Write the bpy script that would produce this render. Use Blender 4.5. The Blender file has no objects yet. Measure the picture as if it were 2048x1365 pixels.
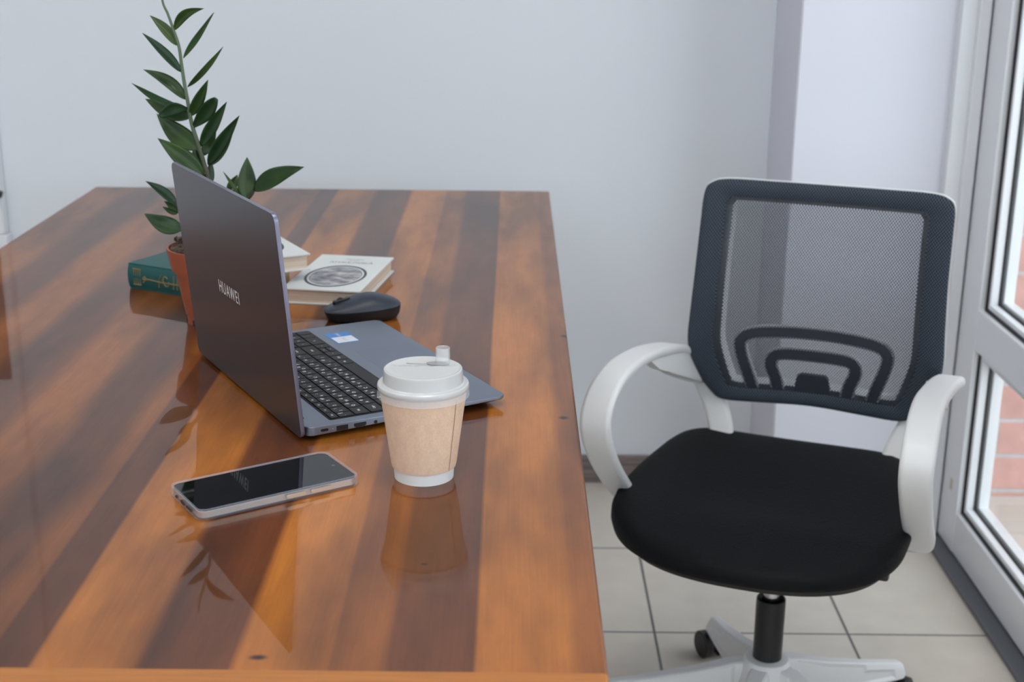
import bpy, bmesh, math, random
from mathutils import Vector, Matrix, Euler
random.seed(7)
C = bpy.context.scene.collection
PI = math.pi

# ------------------------------------------------------------------ camera
CAM_H = 1.285
F_PX, PITCH, ROLL, YAW = 2786.28, 0.295327, 0.010325, -0.000475
cam_data = bpy.data.cameras.new('camera')
cam_data.sensor_width = 36.0
cam_data.lens = F_PX / 2048 * 36.0
cam_data.clip_start = 0.05
cam_data.dof.use_dof = True
cam_data.dof.focus_distance = 1.50
cam_data.dof.aperture_fstop = 7.5
cam = bpy.data.objects.new('camera', cam_data)
C.objects.link(cam)
cy, sy, cp, sp, cr, sr = math.cos(YAW), math.sin(YAW), math.cos(PITCH), math.sin(PITCH), math.cos(ROLL), math.sin(ROLL)
right = Vector((cy, sy, 0)); flat = Vector((-sy, cy, 0)); zz = Vector((0, 0, 1))
fwd = flat * cp - zz * sp
upv = flat * sp + zz * cp
r2 = right * cr + upv * sr
u2 = -right * sr + upv * cr
cam.matrix_world = Matrix(((r2.x, u2.x, -fwd.x, 0), (r2.y, u2.y, -fwd.y, 0), (r2.z, u2.z, -fwd.z, CAM_H), (0, 0, 0, 1)))
bpy.context.scene.camera = cam

# ------------------------------------------------------------------ sky, exposure
world = bpy.data.worlds.new('overcast_sky')
bpy.context.scene.world = world
world.use_nodes = True
wn = world.node_tree.nodes; wl = world.node_tree.links
bg = wn['Background']
tc = wn.new('ShaderNodeTexCoord'); sx = wn.new('ShaderNodeSeparateXYZ'); rp = wn.new('ShaderNodeValToRGB')
wl.new(tc.outputs['Generated'], sx.inputs[0]); wl.new(sx.outputs['Z'], rp.inputs[0]); wl.new(rp.outputs[0], bg.inputs[0])
rp.color_ramp.elements[0].color = (0.80, 0.88, 1.0, 1); rp.color_ramp.elements[1].color = (0.92, 0.96, 1.0, 1)
bg.inputs[1].default_value = 3.7
LAMP = 8.2
vs = bpy.context.scene.view_settings
vs.view_transform = 'Standard'; vs.look = 'None'; vs.gamma = 1.0; vs.use_curve_mapping = False
vs.exposure = 0.05
bpy.context.scene.cycles.max_bounces = 10
bpy.context.scene.cycles.transparent_max_bounces = 16
bpy.context.scene.cycles.caustics_reflective = False
bpy.context.scene.cycles.caustics_refractive = False

# ------------------------------------------------------------------ helpers
def mat(name, col, rough=0.5, metal=0.0, **kw):
    m = bpy.data.materials.new(name); m.use_nodes = True
    b = m.node_tree.nodes['Principled BSDF']
    b.inputs['Base Color'].default_value = (*col, 1)
    b.inputs['Roughness'].default_value = rough
    b.inputs['Metallic'].default_value = metal
    for k, v in kw.items():
        b.inputs[k.replace('_', ' ')].default_value = v
    return m
def nd(m, t, **kw):
    n = m.node_tree.nodes.new(t)
    for k, v in kw.items(): setattr(n, k, v)
    return n
def lk(m, a, b): m.node_tree.links.new(a, b)
def pb(m): return m.node_tree.nodes['Principled BSDF']
def math_node(m, op, a, b=None, c=None):
    n = nd(m, 'ShaderNodeMath', operation=op)
    for i, v in enumerate((a, b, c)):
        if v is None: continue
        if isinstance(v, (int, float)): n.inputs[i].default_value = v
        else: lk(m, v, n.inputs[i])
    return n.outputs[0]
def mixc(m, fac, a, b, mode='MIX'):
    n = nd(m, 'ShaderNodeMix', data_type='RGBA', blend_type=mode)
    for s, v in ((0, fac), (6, a), (7, b)):
        if isinstance(v, (int, float)): n.inputs[s].default_value = v
        elif isinstance(v, tuple): n.inputs[s].default_value = (*v, 1)
        else: lk(m, v, n.inputs[s])
    return n.outputs[2]
def coords(m, scale=(1, 1, 1), kind='Object', rot=(0, 0, 0)):
    t = nd(m, 'ShaderNodeTexCoord'); mp = nd(m, 'ShaderNodeMapping')
    mp.inputs['Scale'].default_value = scale; mp.inputs['Rotation'].default_value = rot
    lk(m, t.outputs[kind], mp.inputs[0]); return mp.outputs[0]
def noise(m, vec, scale=5, detail=3, rough=0.5):
    n = nd(m, 'ShaderNodeTexNoise'); n.inputs['Scale'].default_value = scale
    n.inputs['Detail'].default_value = detail; n.inputs['Roughness'].default_value = rough
    lk(m, vec, n.inputs['Vector']); return n.outputs[0]
def ramp(m, fac, stops, interp='LINEAR'):
    r = nd(m, 'ShaderNodeValToRGB'); r.color_ramp.interpolation = interp
    e = r.color_ramp.elements
    while len(e) < len(stops): e.new(0.5)
    for i, (p, c) in enumerate(stops):
        e[i].position = p; e[i].color = (*c, 1) if len(c) == 3 else c
    lk(m, fac, r.inputs[0]); return r.outputs[0]
def bump(m, h, strength=0.2, dist=0.001, target='Normal'):
    b = nd(m, 'ShaderNodeBump'); b.inputs['Strength'].default_value = strength; b.inputs['Distance'].default_value = dist
    lk(m, h, b.inputs['Height']); lk(m, b.outputs[0], pb(m).inputs[target])

def obj(name, bm, m, parent=None, smooth=35):
    me = bpy.data.meshes.new(name)
    bmesh.ops.recalc_face_normals(bm, faces=bm.faces)
    bm.to_mesh(me); bm.free()
    if isinstance(m, (list, tuple)):
        for k in m: me.materials.append(k)
    else: me.materials.append(m)
    if smooth:
        me.polygons.foreach_set('use_smooth', [True] * len(me.polygons))
        me.set_sharp_from_angle(angle=math.radians(smooth))
    o = bpy.data.objects.new(name, me); C.objects.link(o)
    if smooth:
        wnm = o.modifiers.new('weighted_normals', 'WEIGHTED_NORMAL'); wnm.keep_sharp = True; wnm.weight = 80
    if parent: o.parent = parent
    return o
def thing(name, label, cat, loc=(0, 0, 0), rz=0, group=None):
    o = bpy.data.objects.new(name, None); C.objects.link(o)
    o.empty_display_size = 0.05
    o.location = loc; o.rotation_euler = (0, 0, rz)
    o['label'] = label; o['category'] = cat
    if group: o['group'] = group
    return o
def struct(o, label=None):
    o['kind'] = 'structure'
    if label: o['label'] = label
    return o
def box(bm, x0, x1, y0, y1, z0, z1, bev=0.0, seg=2, M=None, mi=0):
    vs_ = [bm.verts.new(Vector((x, y, z)) if M is None else M @ Vector((x, y, z))) for x in (x0, x1) for y in (y0, y1) for z in (z0, z1)]
    fs = [bm.faces.new([vs_[i] for i in q]) for q in ((0, 1, 3, 2), (4, 6, 7, 5), (0, 4, 5, 1), (2, 3, 7, 6), (0, 2, 6, 4), (1, 5, 7, 3))]
    for f in fs: f.material_index = mi
    if bev > 0:
        es = list({e for f in fs for e in f.edges})
        bmesh.ops.recalc_face_normals(bm, faces=fs)
        bmesh.ops.bevel(bm, geom=es, offset=bev, segments=seg, affect='EDGES', profile=0.5)
    return bm
def bx(*a, **k): return box(bmesh.new(), *a, **k)
def stack(bm, rings, cap0=True, cap1=True, mi=0):
    L = [[bm.verts.new(p) for p in r] for r in rings]
    n = len(L[0])
    for a, b in zip(L, L[1:]):
        for i in range(n):
            f = bm.faces.new((a[i], a[(i + 1) % n], b[(i + 1) % n], b[i])); f.material_index = mi
    if cap0: bm.faces.new(L[0][::-1]).material_index = mi
    if cap1: bm.faces.new(L[-1]).material_index = mi
    return L
def rrect(w, h, r, n=6, cx=0, cy=0):
    out = []
    for qx, qy, a0 in ((1, 1, 0), (-1, 1, 90), (-1, -1, 180), (1, -1, 270)):
        for i in range(n + 1):
            a = math.radians(a0 + 90 * i / n)
            out.append((cx + qx * (w / 2 - r) + r * math.cos(a), cy + qy * (h / 2 - r) + r * math.sin(a)))
    return out
def slab(w, h, r, prof, n=6, cx=0, cy=0, bm=None, mi=0, f=None):
    """rounded rectangle built up through (inset, z) steps; f maps (x, y, z) to a point"""
    bm = bm or bmesh.new(); rings = []
    for ins, z in prof:
        q = rrect(w - 2 * ins, h - 2 * ins, max(r - ins, 0.0004), n, cx, cy)
        rings.append([(f(x, y, z) if f else Vector((x, y, z))) for x, y in q])
    stack(bm, rings, mi=mi); return bm
def lathe(bm, prof, n=64, c=(0, 0, 0), cap0=False, cap1=False, mi=0):
    rings = [[Vector((c[0] + r * math.cos(2 * PI * i / n), c[1] + r * math.sin(2 * PI * i / n), c[2] + z)) for i in range(n)] for r, z in prof]
    stack(bm, rings, cap0, cap1, mi); return bm
def catmull(pts, k=8, closed=False):
    P = [Vector(p) for p in pts]; out = []; n = len(P)
    rng = range(n if closed else n - 1)
    for i in rng:
        if closed: a, b, c, d = P[(i - 1) % n], P[i], P[(i + 1) % n], P[(i + 2) % n]
        else: a, b, c, d = P[max(i - 1, 0)], P[i], P[i + 1], P[min(i + 2, n - 1)]
        for j in range(k):
            t = j / k
            out.append(0.5 * ((2 * b) + (c - a) * t + (2 * a - 5 * b + 4 * c - d) * t * t + (3 * b - a - 3 * c + d) * t ** 3))
    if not closed: out.append(P[-1])
    return out
def tube(bm, pts, rad, n=10, smooth=8, mi=0):
    P = catmull(pts, smooth) if smooth > 1 else [Vector(p) for p in pts]
    rings = []; up = Vector((0, 0, 1)); m = len(P) - 1
    for i, p in enumerate(P):
        t = (P[min(i + 1, m)] - P[max(i - 1, 0)]).normalized()
        s = t.cross(up)
        if s.length < 1e-3: s = t.cross(Vector((1, 0, 0)))
        s.normalize(); u = s.cross(t); up = u
        r = rad if isinstance(rad, (int, float)) else rad[0] + (rad[1] - rad[0]) * i / m
        rings.append([p + s * r * math.cos(2 * PI * k / n) + u * r * math.sin(2 * PI * k / n) for k in range(n)])
    stack(bm, rings, mi=mi); return bm
def sweep(bm, path, section, side=Vector((1, 0, 0)), widths=None, k=6):
    """section: closed list of (a, b) with a along side, b along the path normal"""
    P = catmull(path, k); rings = []; m = len(P) - 1
    for i, p in enumerate(P):
        t = (P[min(i + 1, m)] - P[max(i - 1, 0)]).normalized()
        s = (side - t * side.dot(t)).normalized(); nrm = t.cross(s).normalized()
        w, h = widths(i / m) if widths else (1, 1)
        rings.append([p + s * a * w + nrm * b * h for a, b in section])
    stack(bm, rings); return bm
_txt = {}
def text_mesh(s, size, extrude=0.0):
    key = (s, size, extrude)
    if key not in _txt:
        cu = bpy.data.curves.new('lettering', 'FONT'); cu.body = s; cu.size = size
        cu.align_x = 'CENTER'; cu.align_y = 'CENTER'; cu.extrude = extrude; cu.offset = size * 0.018 if size < 0.0065 else 0.0; cu.space_character = 1.16 if size > 0.02 else 1.0; cu.resolution_u = 3
        o = bpy.data.objects.new('lettering', cu); C.objects.link(o)
        dg = bpy.context.evaluated_depsgraph_get(); dg.update()
        me = bpy.data.meshes.new_from_object(o.evaluated_get(dg))
        bpy.data.objects.remove(o); bpy.data.curves.remove(cu)
        _txt[key] = [v.co.copy() for v in me.vertices], [list(p.vertices) for p in me.polygons]
        bpy.data.meshes.remove(me)
    return _txt[key]
def add_text(bm, s, size, M, extrude=0.0, sx_=1.0):
    vs_, fs = text_mesh(s, size, extrude)
    nv = [bm.verts.new(M @ Vector((v.x * sx_, v.y, v.z))) for v in vs_]
    for f in fs:
        try: bm.faces.new([nv[i] for i in f])
        except ValueError: pass
def frame_m(o, x, y):
    x = Vector(x).normalized(); y = Vector(y).normalized(); z = x.cross(y)
    return Matrix(((x.x, y.x, z.x, o[0]), (x.y, y.y, z.y, o[1]), (x.z, y.z, z.z, o[2]), (0, 0, 0, 1)))

# ------------------------------------------------------------------ materials
M = {}
def plaster(name, col):
    m = mat(name, col, 0.75, Specular_IOR_Level=0.25)
    n = noise(m, coords(m), 90, 4); bump(m, n, 0.08, 0.002); return m
M['wall'] = plaster('white_wall_paint', (0.765, 0.795, 0.84))
M['wall_lilac'] = plaster('pillar_paint', (0.71, 0.715, 0.785))
M['ceiling'] = plaster('ceiling_paint', (0.85, 0.85, 0.85))
M['upvc'] = mat('white_upvc', (0.80, 0.81, 0.84), 0.28)
M['gasket'] = mat('black_rubber_gasket', (0.015, 0.015, 0.017), 0.5)
M['alu'] = mat('grey_threshold', (0.14, 0.145, 0.16), 0.45, 0.3)
M['plastic_white'] = mat('white_plastic', (0.83, 0.83, 0.83), 0.38)
M['plastic_black'] = mat('black_plastic', (0.012, 0.012, 0.014), 0.38)
M['chrome'] = mat('chrome', (0.7, 0.7, 0.72), 0.15, 1.0)

# table wood: planks run along y
TX0, TX1, TY0, TY1, TZ = -0.862, 0.0755, 0.862, 2.843, 0.745
m = M['wood'] = mat('varnished_stained_wood', (0.3, 0.12, 0.03), 0.6, Specular_IOR_Level=0.0)
LW, MW, DW, XD = (0.415, 0.142, 0.021), (0.27, 0.086, 0.015), (0.128, 0.037, 0.009), (0.09, 0.028, 0.009)
edges = [(-0.862, MW), (-0.78, DW), (-0.704, MW), (-0.63, DW), (-0.5515, MW), (-0.483, DW), (-0.42, MW), (-0.395, DW), (-0.357, LW), (-0.279, DW), (-0.2065, LW), (-0.1355, MW), (-0.094, DW), (-0.0265, LW), (0.050, MW)]
t = nd(m, 'ShaderNodeTexCoord'); sep = nd(m, 'ShaderNodeSeparateXYZ'); lk(m, t.outputs['Object'], sep.inputs[0])
wob = noise(m, coords(m, (1, 0.6, 1)), 2.0, 2)
xx = math_node(m, 'ADD', sep.outputs[0], math_node(m, 'MULTIPLY', math_node(m, 'SUBTRACT', wob, 0.5), 0.004))
fx = math_node(m, 'DIVIDE', math_node(m, 'SUBTRACT', xx, TX0), TX1 - TX0)
stops = [(0.0, edges[0][1])]
for (a, c), (b_, d_) in zip(edges, edges[1:]):
    w_ = 0.012 if b_ < -0.40 else (0.0045 if b_ in (-0.279, -0.094, 0.050) else 0.0004)
    stops += [((b_ - w_ - TX0) / (TX1 - TX0), c), ((b_ + w_ - TX0) / (TX1 - TX0), d_)]
pl = ramp(m, fx, stops)
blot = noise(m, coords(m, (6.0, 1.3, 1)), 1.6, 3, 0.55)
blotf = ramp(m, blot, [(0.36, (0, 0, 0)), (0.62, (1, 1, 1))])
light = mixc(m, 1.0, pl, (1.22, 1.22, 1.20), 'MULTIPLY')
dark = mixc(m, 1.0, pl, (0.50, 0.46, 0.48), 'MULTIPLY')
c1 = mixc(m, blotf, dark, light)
grain = noise(m, coords(m, (140, 3.5, 1)), 3.0, 4, 0.6)
grf = ramp(m, grain, [(0.3, (0.92, 0.91, 0.90)), (0.7, (1.07, 1.06, 1.05))])
c2 = mixc(m, 1.0, c1, grf, 'MULTIPLY')
fl = noise(m, coords(m, (30, 9, 1)), 2.2, 4, 0.6)
c2 = mixc(m, 1.0, c2, ramp(m, fl, [(0.3, (0.92, 0.92, 0.92)), (0.7, (1.08, 1.07, 1.06))]), 'MULTIPLY')
# front cross strip
gx = noise(m, coords(m, (5, 160, 1)), 3.0, 4, 0.6)
strip = mixc(m, gx, (0.30, 0.10, 0.015), (0.60, 0.22, 0.035))
isf = math_node(m, 'LESS_THAN', sep.outputs[1], 0.9235)
c3 = mixc(m, isf, c2, strip)
# knots
for (kx, ky, rx, ry) in ((-0.190, 0.942, 0.009, 0.005), (0.060, 1.479, 0.007, 0.007), (-0.074, 1.104, 0.004, 0.003), (0.075, 1.80, 0.012, 0.008), (-0.62, 1.5, 0.008, 0.006)):
    dx = math_node(m, 'DIVIDE', math_node(m, 'SUBTRACT', sep.outputs[0], kx), rx)
    dy = math_node(m, 'DIVIDE', math_node(m, 'SUBTRACT', sep.outputs[1], ky), ry)
    r_ = math_node(m, 'SQRT', math_node(m, 'ADD', math_node(m, 'MULTIPLY', dx, dx), math_node(m, 'MULTIPLY', dy, dy)))
    k_ = ramp(m, r_, [(0.0, (1, 1, 1)), (0.45, (0.9, 0.9, 0.9)), (1.0, (0, 0, 0))])
    c3 = mixc(m, k_, c3, (0.02, 0.008, 0.004))
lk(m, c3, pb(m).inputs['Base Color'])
wav = noise(m, coords(m, (7, 4, 1)), 2.5, 2)
# varnish: a clear gloss with a faint haze over the stain
bp = nd(m, 'ShaderNodeBump'); bp.inputs['Strength'].default_value = 0.03; bp.inputs['Distance'].default_value = 0.003; lk(m, wav, bp.inputs['Height'])
gl_a = nd(m, 'ShaderNodeBsdfGlossy'); gl_a.inputs['Roughness'].default_value = 0.02; lk(m, bp.outputs[0], gl_a.inputs['Normal'])
gl_b = nd(m, 'ShaderNodeBsdfGlossy'); gl_b.inputs['Roughness'].default_value = 0.29
gmx = nd(m, 'ShaderNodeMixShader'); gmx.inputs[0].default_value = 0.27; lk(m, gl_a.outputs[0], gmx.inputs[1]); lk(m, gl_b.outputs[0], gmx.inputs[2])
frn = nd(m, 'ShaderNodeFresnel'); frn.inputs[0].default_value = 1.72
smx = nd(m, 'ShaderNodeMixShader'); lk(m, frn.outputs[0], smx.inputs[0]); lk(m, pb(m).outputs[0], smx.inputs[1]); lk(m, gmx.outputs[0], smx.inputs[2])
lk(m, smx.outputs[0], m.node_tree.nodes['Material Output'].inputs[0])
m = M['wood_edge'] = mat('stained_wood_edge', (0.12, 0.035, 0.012), 0.35, Coat_Weight=0.6, Coat_Roughness=0.1)
g = noise(m, coords(m, (6, 6, 90)), 3, 4); lk(m, ramp(m, g, [(0.3, (0.07, 0.02, 0.008)), (0.7, (0.20, 0.065, 0.02))]), pb(m).inputs['Base Color'])

# floor tiles
m = M['tile'] = mat('beige_floor_tile', (0.6, 0.55, 0.5), 0.32, Specular_IOR_Level=0.4)
br = nd(m, 'ShaderNodeTexBrick'); br.offset = 0.0
mp = nd(m, 'ShaderNodeMapping'); tcc = nd(m, 'ShaderNodeTexCoord')
T = 0.3644
mp.inputs['Location'].default_value = (-0.2746 + 10 * T, -2.3488 + 20 * T, 0); lk(m, tcc.outputs['Object'], mp.inputs[0]); lk(m, mp.outputs[0], br.inputs['Vector'])
br.inputs['Scale'].default_value = 1.0; br.inputs['Brick Width'].default_value = T; br.inputs['Row Height'].default_value = T
br.inputs['Mortar Size'].default_value = 0.003; br.inputs['Mortar Smooth'].default_value = 0.3
br.inputs['Color1'].default_value = (0.70, 0.635, 0.555, 1); br.inputs['Color2'].default_value = (0.68, 0.615, 0.54, 1); br.inputs['Mortar'].default_value = (0.14, 0.13, 0.125, 1)
sp_ = noise(m, coords(m), 14, 4)
lk(m, mixc(m, 0.25, br.outputs['Color'], ramp(m, sp_, [(0.35, (0.80, 0.77, 0.74)), (0.65, (1.05, 1.04, 1.02))]), 'MULTIPLY'), pb(m).inputs['Base Color'])
bump(m, math_node(m, 'SUBTRACT', 1.0, br.outputs['Fac']), 0.4, 0.002)
m = M['baseboard'] = mat('grey_brown_wood_skirting', (0.2, 0.16, 0.15), 0.45)
g = noise(m, coords(m, (3, 3, 45)), 2.5, 4); lk(m, ramp(m, g, [(0.3, (0.12, 0.095, 0.09)), (0.7, (0.27, 0.22, 0.205))]), pb(m).inputs['Base Color'])
# bricks outdoors: wall plane is x-z
m = M['brick'] = mat('red_brick', (0.5, 0.2, 0.15), 0.85)
br = nd(m, 'ShaderNodeTexBrick'); tcc = nd(m, 'ShaderNodeTexCoord'); s3 = nd(m, 'ShaderNodeSeparateXYZ'); c3n = nd(m, 'ShaderNodeCombineXYZ')
lk(m, tcc.outputs['Object'], s3.inputs[0])
lk(m, math_node(m, 'ADD', s3.outputs[0], 0.165), c3n.inputs[0]); lk(m, math_node(m, 'SUBTRACT', s3.outputs[2], 0.0), c3n.inputs[1]); lk(m, c3n.outputs[0], br.inputs['Vector'])
br.inputs['Scale'].default_value = 1.0; br.inputs['Brick Width'].default_value = 0.26; br.inputs['Row Height'].default_value = 0.0882
br.inputs['Mortar Size'].default_value = 0.005; br.inputs['Mortar Smooth'].default_value = 0.2
br.inputs['Color1'].default_value = (0.56, 0.30, 0.25, 1); br.inputs['Color2'].default_value = (0.50, 0.26, 0.215, 1); br.inputs['Mortar'].default_value = (0.46, 0.435, 0.43, 1)
bn = noise(m, coords(m), 25, 4)
lk(m, mixc(m, 0.5, br.outputs['Color'], ramp(m, bn, [(0.3, (0.75, 0.75, 0.75)), (0.7, (1.2, 1.2, 1.2))]), 'MULTIPLY'), pb(m).inputs['Base Color'])
bump(m, math_node(m, 'SUBTRACT', 1.0, br.outputs['Fac']), 0.6, 0.006)
m = M['render_grey'] = plaster('grey_render', (0.42, 0.40, 0.40))
m = M['pavement'] = plaster('pale_paving', (0.52, 0.47, 0.42))
m = M['strip_brown'] = mat('dark_brown_strip_wood', (0.09, 0.045, 0.025), 0.35)
g = noise(m, coords(m, (30, 30, 2)), 2, 4); lk(m, ramp(m, g, [(0.3, (0.06, 0.03, 0.017)), (0.7, (0.13, 0.065, 0.035))]), pb(m).inputs['Base Color'])
def glass_pane(name, tint=(0.96, 0.98, 0.97)):
    m = bpy.data.materials.new(name); m.use_nodes = True; nt = m.node_tree
    nt.nodes.remove(nt.nodes['Principled BSDF']); out = nt.nodes['Material Output']
    tr = nt.nodes.new('ShaderNodeBsdfTransparent'); tr.inputs[0].default_value = (*tint, 1)
    gl = nt.nodes.new('ShaderNodeBsdfGlossy'); gl.inputs['Roughness'].default_value = 0.01
    fr = nt.nodes.new('ShaderNodeFresnel'); ge = nt.nodes.new('ShaderNodeNewGeometry'); io = nt.nodes.new('ShaderNodeMapRange')
    io.inputs[3].default_value = 1.3; io.inputs[4].default_value = 1 / 1.3
    nt.links.new(ge.outputs['Backfacing'], io.inputs[0]); nt.links.new(io.outputs[0], fr.inputs[0])
    mx = nt.nodes.new('ShaderNodeMixShader')
    nt.links.new(fr.outputs[0], mx.inputs[0]); nt.links.new(tr.outputs[0], mx.inputs[1]); nt.links.new(gl.outputs[0], mx.inputs[2]); nt.links.new(mx.outputs[0], out.inputs[0])
    return m
M['glass'] = glass_pane('window_glass')
m = M['diffuser'] = mat('lamp_diffuser', (0.9, 0.9, 0.9), 0.5)
pb(m).inputs['Emission Color'].default_value = (1, 0.985, 0.965, 1); pb(m).inputs['Emission Strength'].default_value = LAMP

# ------------------------------------------------------------------ the room
RX0, RX1, RY0, RY1, RZ = -2.9, 0.93, -2.8, 3.085, 2.75
struct(obj('floor', bx(RX0 - 0.2, 0.99, RY0 - 0.2, RY1 + 0.2, -0.06, 0), M['tile'], smooth=0))
struct(obj('ceiling', bx(RX0 - 0.2, 1.1, RY0 - 0.2, RY1 + 0.2, RZ, RZ + 0.15), M['ceiling'], smooth=0))
struct(obj('wall_back', bx(RX0 - 0.2, 0.99, RY1, RY1 + 0.15, 0, RZ), M['wall'], smooth=0))
struct(obj('wall_left', bx(RX0 - 0.15, RX0, RY0, RY1, 0, RZ), M['wall'], smooth=0))
PX = 0.565
struct(obj('wall_corner', bx(PX, 0.985, 2.812, RY1, 0, RZ, bev=0.003, seg=1), M['wall_lilac'], smooth=30))
bm = bmesh.new()
for y0, y1, z0, z1 in ((RY0, 2.812, 2.15, RZ), (RY0, -1.70, 0, 2.15), (0.0, 0.20, 0, 2.15), (-1.70, 0.0, 0, 0.35), (0.20, 0.95, 0, 0.35), (0.95, 1.80, 0, 2.15)):
    box(bm, RX1, 1.08, y0, y1, z0, z1)
struct(obj('wall_right', bm, M['wall'], smooth=0))
bm = bmesh.new()
for x0, x1, z0, z1 in ((RX0 - .15, -2.3, 0, RZ), (-2.3, 0.5, 0, 0.8), (-2.3, 0.5, 2.3, RZ), (0.5, 1.08, 0, RZ)):
    box(bm, x0, x1, RY0 - 0.2, RY0, z0, z1)
struct(obj('wall_front', bm, M['wall'], smooth=0))
bm = bmesh.new()
box(bm, -1.14, PX - 0.001, RY1 - 0.014, RY1, 0, 0.068, bev=0.004)
struct(obj('baseboard_back', bm, M['baseboard']))
struct(obj('baseboard_corner', bx(PX - 0.012, 0.87, 2.800, 2.8118, 0, 0.068, bev=0.003), M['baseboard']))

def window(name, axis, a0, a1, z0, z1, p, mull=1):
    """framed window; axis 'y' lies in the plane x=p, axis 'x' in the plane y=p"""
    root = bpy.data.objects.new(name, None); C.objects.link(root); struct(root)
    w = 0.06
    def bb(bm, u0, u1, v0, v1, d0, d1):
        if axis == 'y': box(bm, p + d0, p + d1, u0, u1, v0, v1, bev=0.004, seg=1)
        else: box(bm, u0, u1, p + d0, p + d1, v0, v1, bev=0.004, seg=1)
    bm = bmesh.new()
    bb(bm, a0, a0 + w, z0, z1, 0, 0.07); bb(bm, a1 - w, a1, z0, z1, 0, 0.07)
    bb(bm, a0 + w, a1 - w, z0, z0 + w, 0, 0.07); bb(bm, a0 + w, a1 - w, z1 - w, z1, 0, 0.07)
    for k in range(1, mull + 1):
        c = a0 + (a1 - a0) * k / (mull + 1); bb(bm, c - 0.03, c + 0.03, z0 + w, z1 - w, 0, 0.07)
    obj('window_frame', bm, M['upvc'], root)
    e = [a0 + w] + [a0 + (a1 - a0) * k / (mull + 1) for k in range(1, mull + 1)] + [a1 - w]
    for k in range(mull + 1):
        bm = bmesh.new(); u0 = e[k] + (0.03 if k else 0); u1 = e[k + 1] - (0.03 if k < mull else 0)
        if axis == 'y': box(bm, p + 0.033, p + 0.037, u0, u1, z0 + w, z1 - w)
        else: box(bm, u0, u1, p + 0.033, p + 0.037, z0 + w, z1 - w)
        obj('window_pane', bm, M['glass'], root, smooth=0)
    return root
window('window_1', 'y', 0.20, 0.95, 0.35, 2.15, 0.96, 0)  # unseen window, added and sized for the daylight it lets in
window('window_2', 'y', -1.70, 0.0, 0.35, 2.15, 0.96)  # another unseen window, added for light from the right
window('window_3', 'x', -2.3, 0.5, 0.8, 2.3, RY0 - 0.1, 2)

# glazed door on the right
root = bpy.data.objects.new('door_1', None); C.objects.link(root); struct(root, 'white glazed door beside the office chair')
bm = bmesh.new()
box(bm, 0.873, 0.905, 2.788, 2.830, 0.0, 2.15, bev=0.004)
box(bm, 0.903, 0.927, 2.775, 2.830, 0.0, 2.15, bev=0.004)
box(bm, 0.940, 0.995, 2.790, 2.830, 0.0, 2.15, bev=0.002, seg=1)
box(bm, 0.903, 0.995, 1.80, 2.788, 2.105, 2.15, bev=0.003)
box(bm, 0.903, 0.995, 1.80, 1.85, 0.0, 2.105, bev=0.003)
obj('door_frame', bm, M['upvc'], root)
YS0, YS1 = 1.86, 2.783
def ring_rect(bm, x0, x1, y0, y1, z0, z1, w, bev=0.003):
    box(bm, x0, x1, y0, y0 + w, z0, z1, bev=bev); box(bm, x0, x1, y1 - w, y1, z0, z1, bev=bev)
    box(bm, x0, x1, y0 + w, y1 - w, z0, z0 + w, bev=bev); box(bm, x0, x1, y0 + w, y1 - w, z1 - w, z1, bev=bev)
openings = ((2.01, 2.679, 0.104, 0.458), (2.01, 2.672, 0.545, 2.0))
bm = bmesh.new()
box(bm, 0.93, 0.992, 2.679, YS1, 0.012, 2.10, bev=0.006); box(bm, 0.93, 0.992, YS0, 2.01, 0.012, 2.10, bev=0.006)
box(bm, 0.932, 0.990, 2.005, 2.685, 0.012, 0.104, bev=0.006)
box(bm, 0.932, 0.990, 2.005, 2.685, 0.458, 0.545, bev=0.006)
box(bm, 0.932, 0.990, 2.005, 2.685, 2.0, 2.10, bev=0.006)
obj('sash', bm, M['upvc'], root)
for (y0, y1, z0, z1) in openings:
    bm = bmesh.new(); ring_rect(bm, 0.941, 0.957, y0, y1, z0, z1, 0.004, 0.0); g1 = obj('gasket', bm, M['gasket'], root, smooth=0)
    bm = bmesh.new(); ring_rect(bm, 0.945, 0.962, y0 + 0.004, y1 - 0.004, z0 + 0.004, z1 - 0.004, 0.012, 0.003); obj('glazing_bead', bm, M['upvc'], root)
    bm = bmesh.new(); ring_rect(bm, 0.962, 0.968, y0 + 0.004, y1 - 0.004, z0 + 0.004, z1 - 0.004, 0.015, 0.0); obj('gasket', bm, M['gasket'], root, smooth=0)
    bm = bmesh.new(); box(bm, 0.963, 0.967, y0 + 0.006, y1 - 0.006, z0 + 0.006, z1 - 0.006); obj('glass_pane', bm, M['glass'], root, smooth=0)
    bm = bmesh.new(); ring_rect(bm, 0.968, 0.990, y0 + 0.002, y1 - 0.002, z0 + 0.002, z1 - 0.002, 0.022, 0.003); obj('glazing_bead', bm, M['upvc'], root)
obj('threshold', bx(0.898, 1.0, 1.80, 2.79, 0.0, 0.011, bev=0.003), M['alu'], root)
bm = bmesh.new(); box(bm, 0.9275, 0.932, 2.715, 2.728, 0.140, 0.165, bev=0.002); lbl = obj('latch_plate', bm, mat('beige_latch', (0.55, 0.5, 0.38), 0.4), root)

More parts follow.
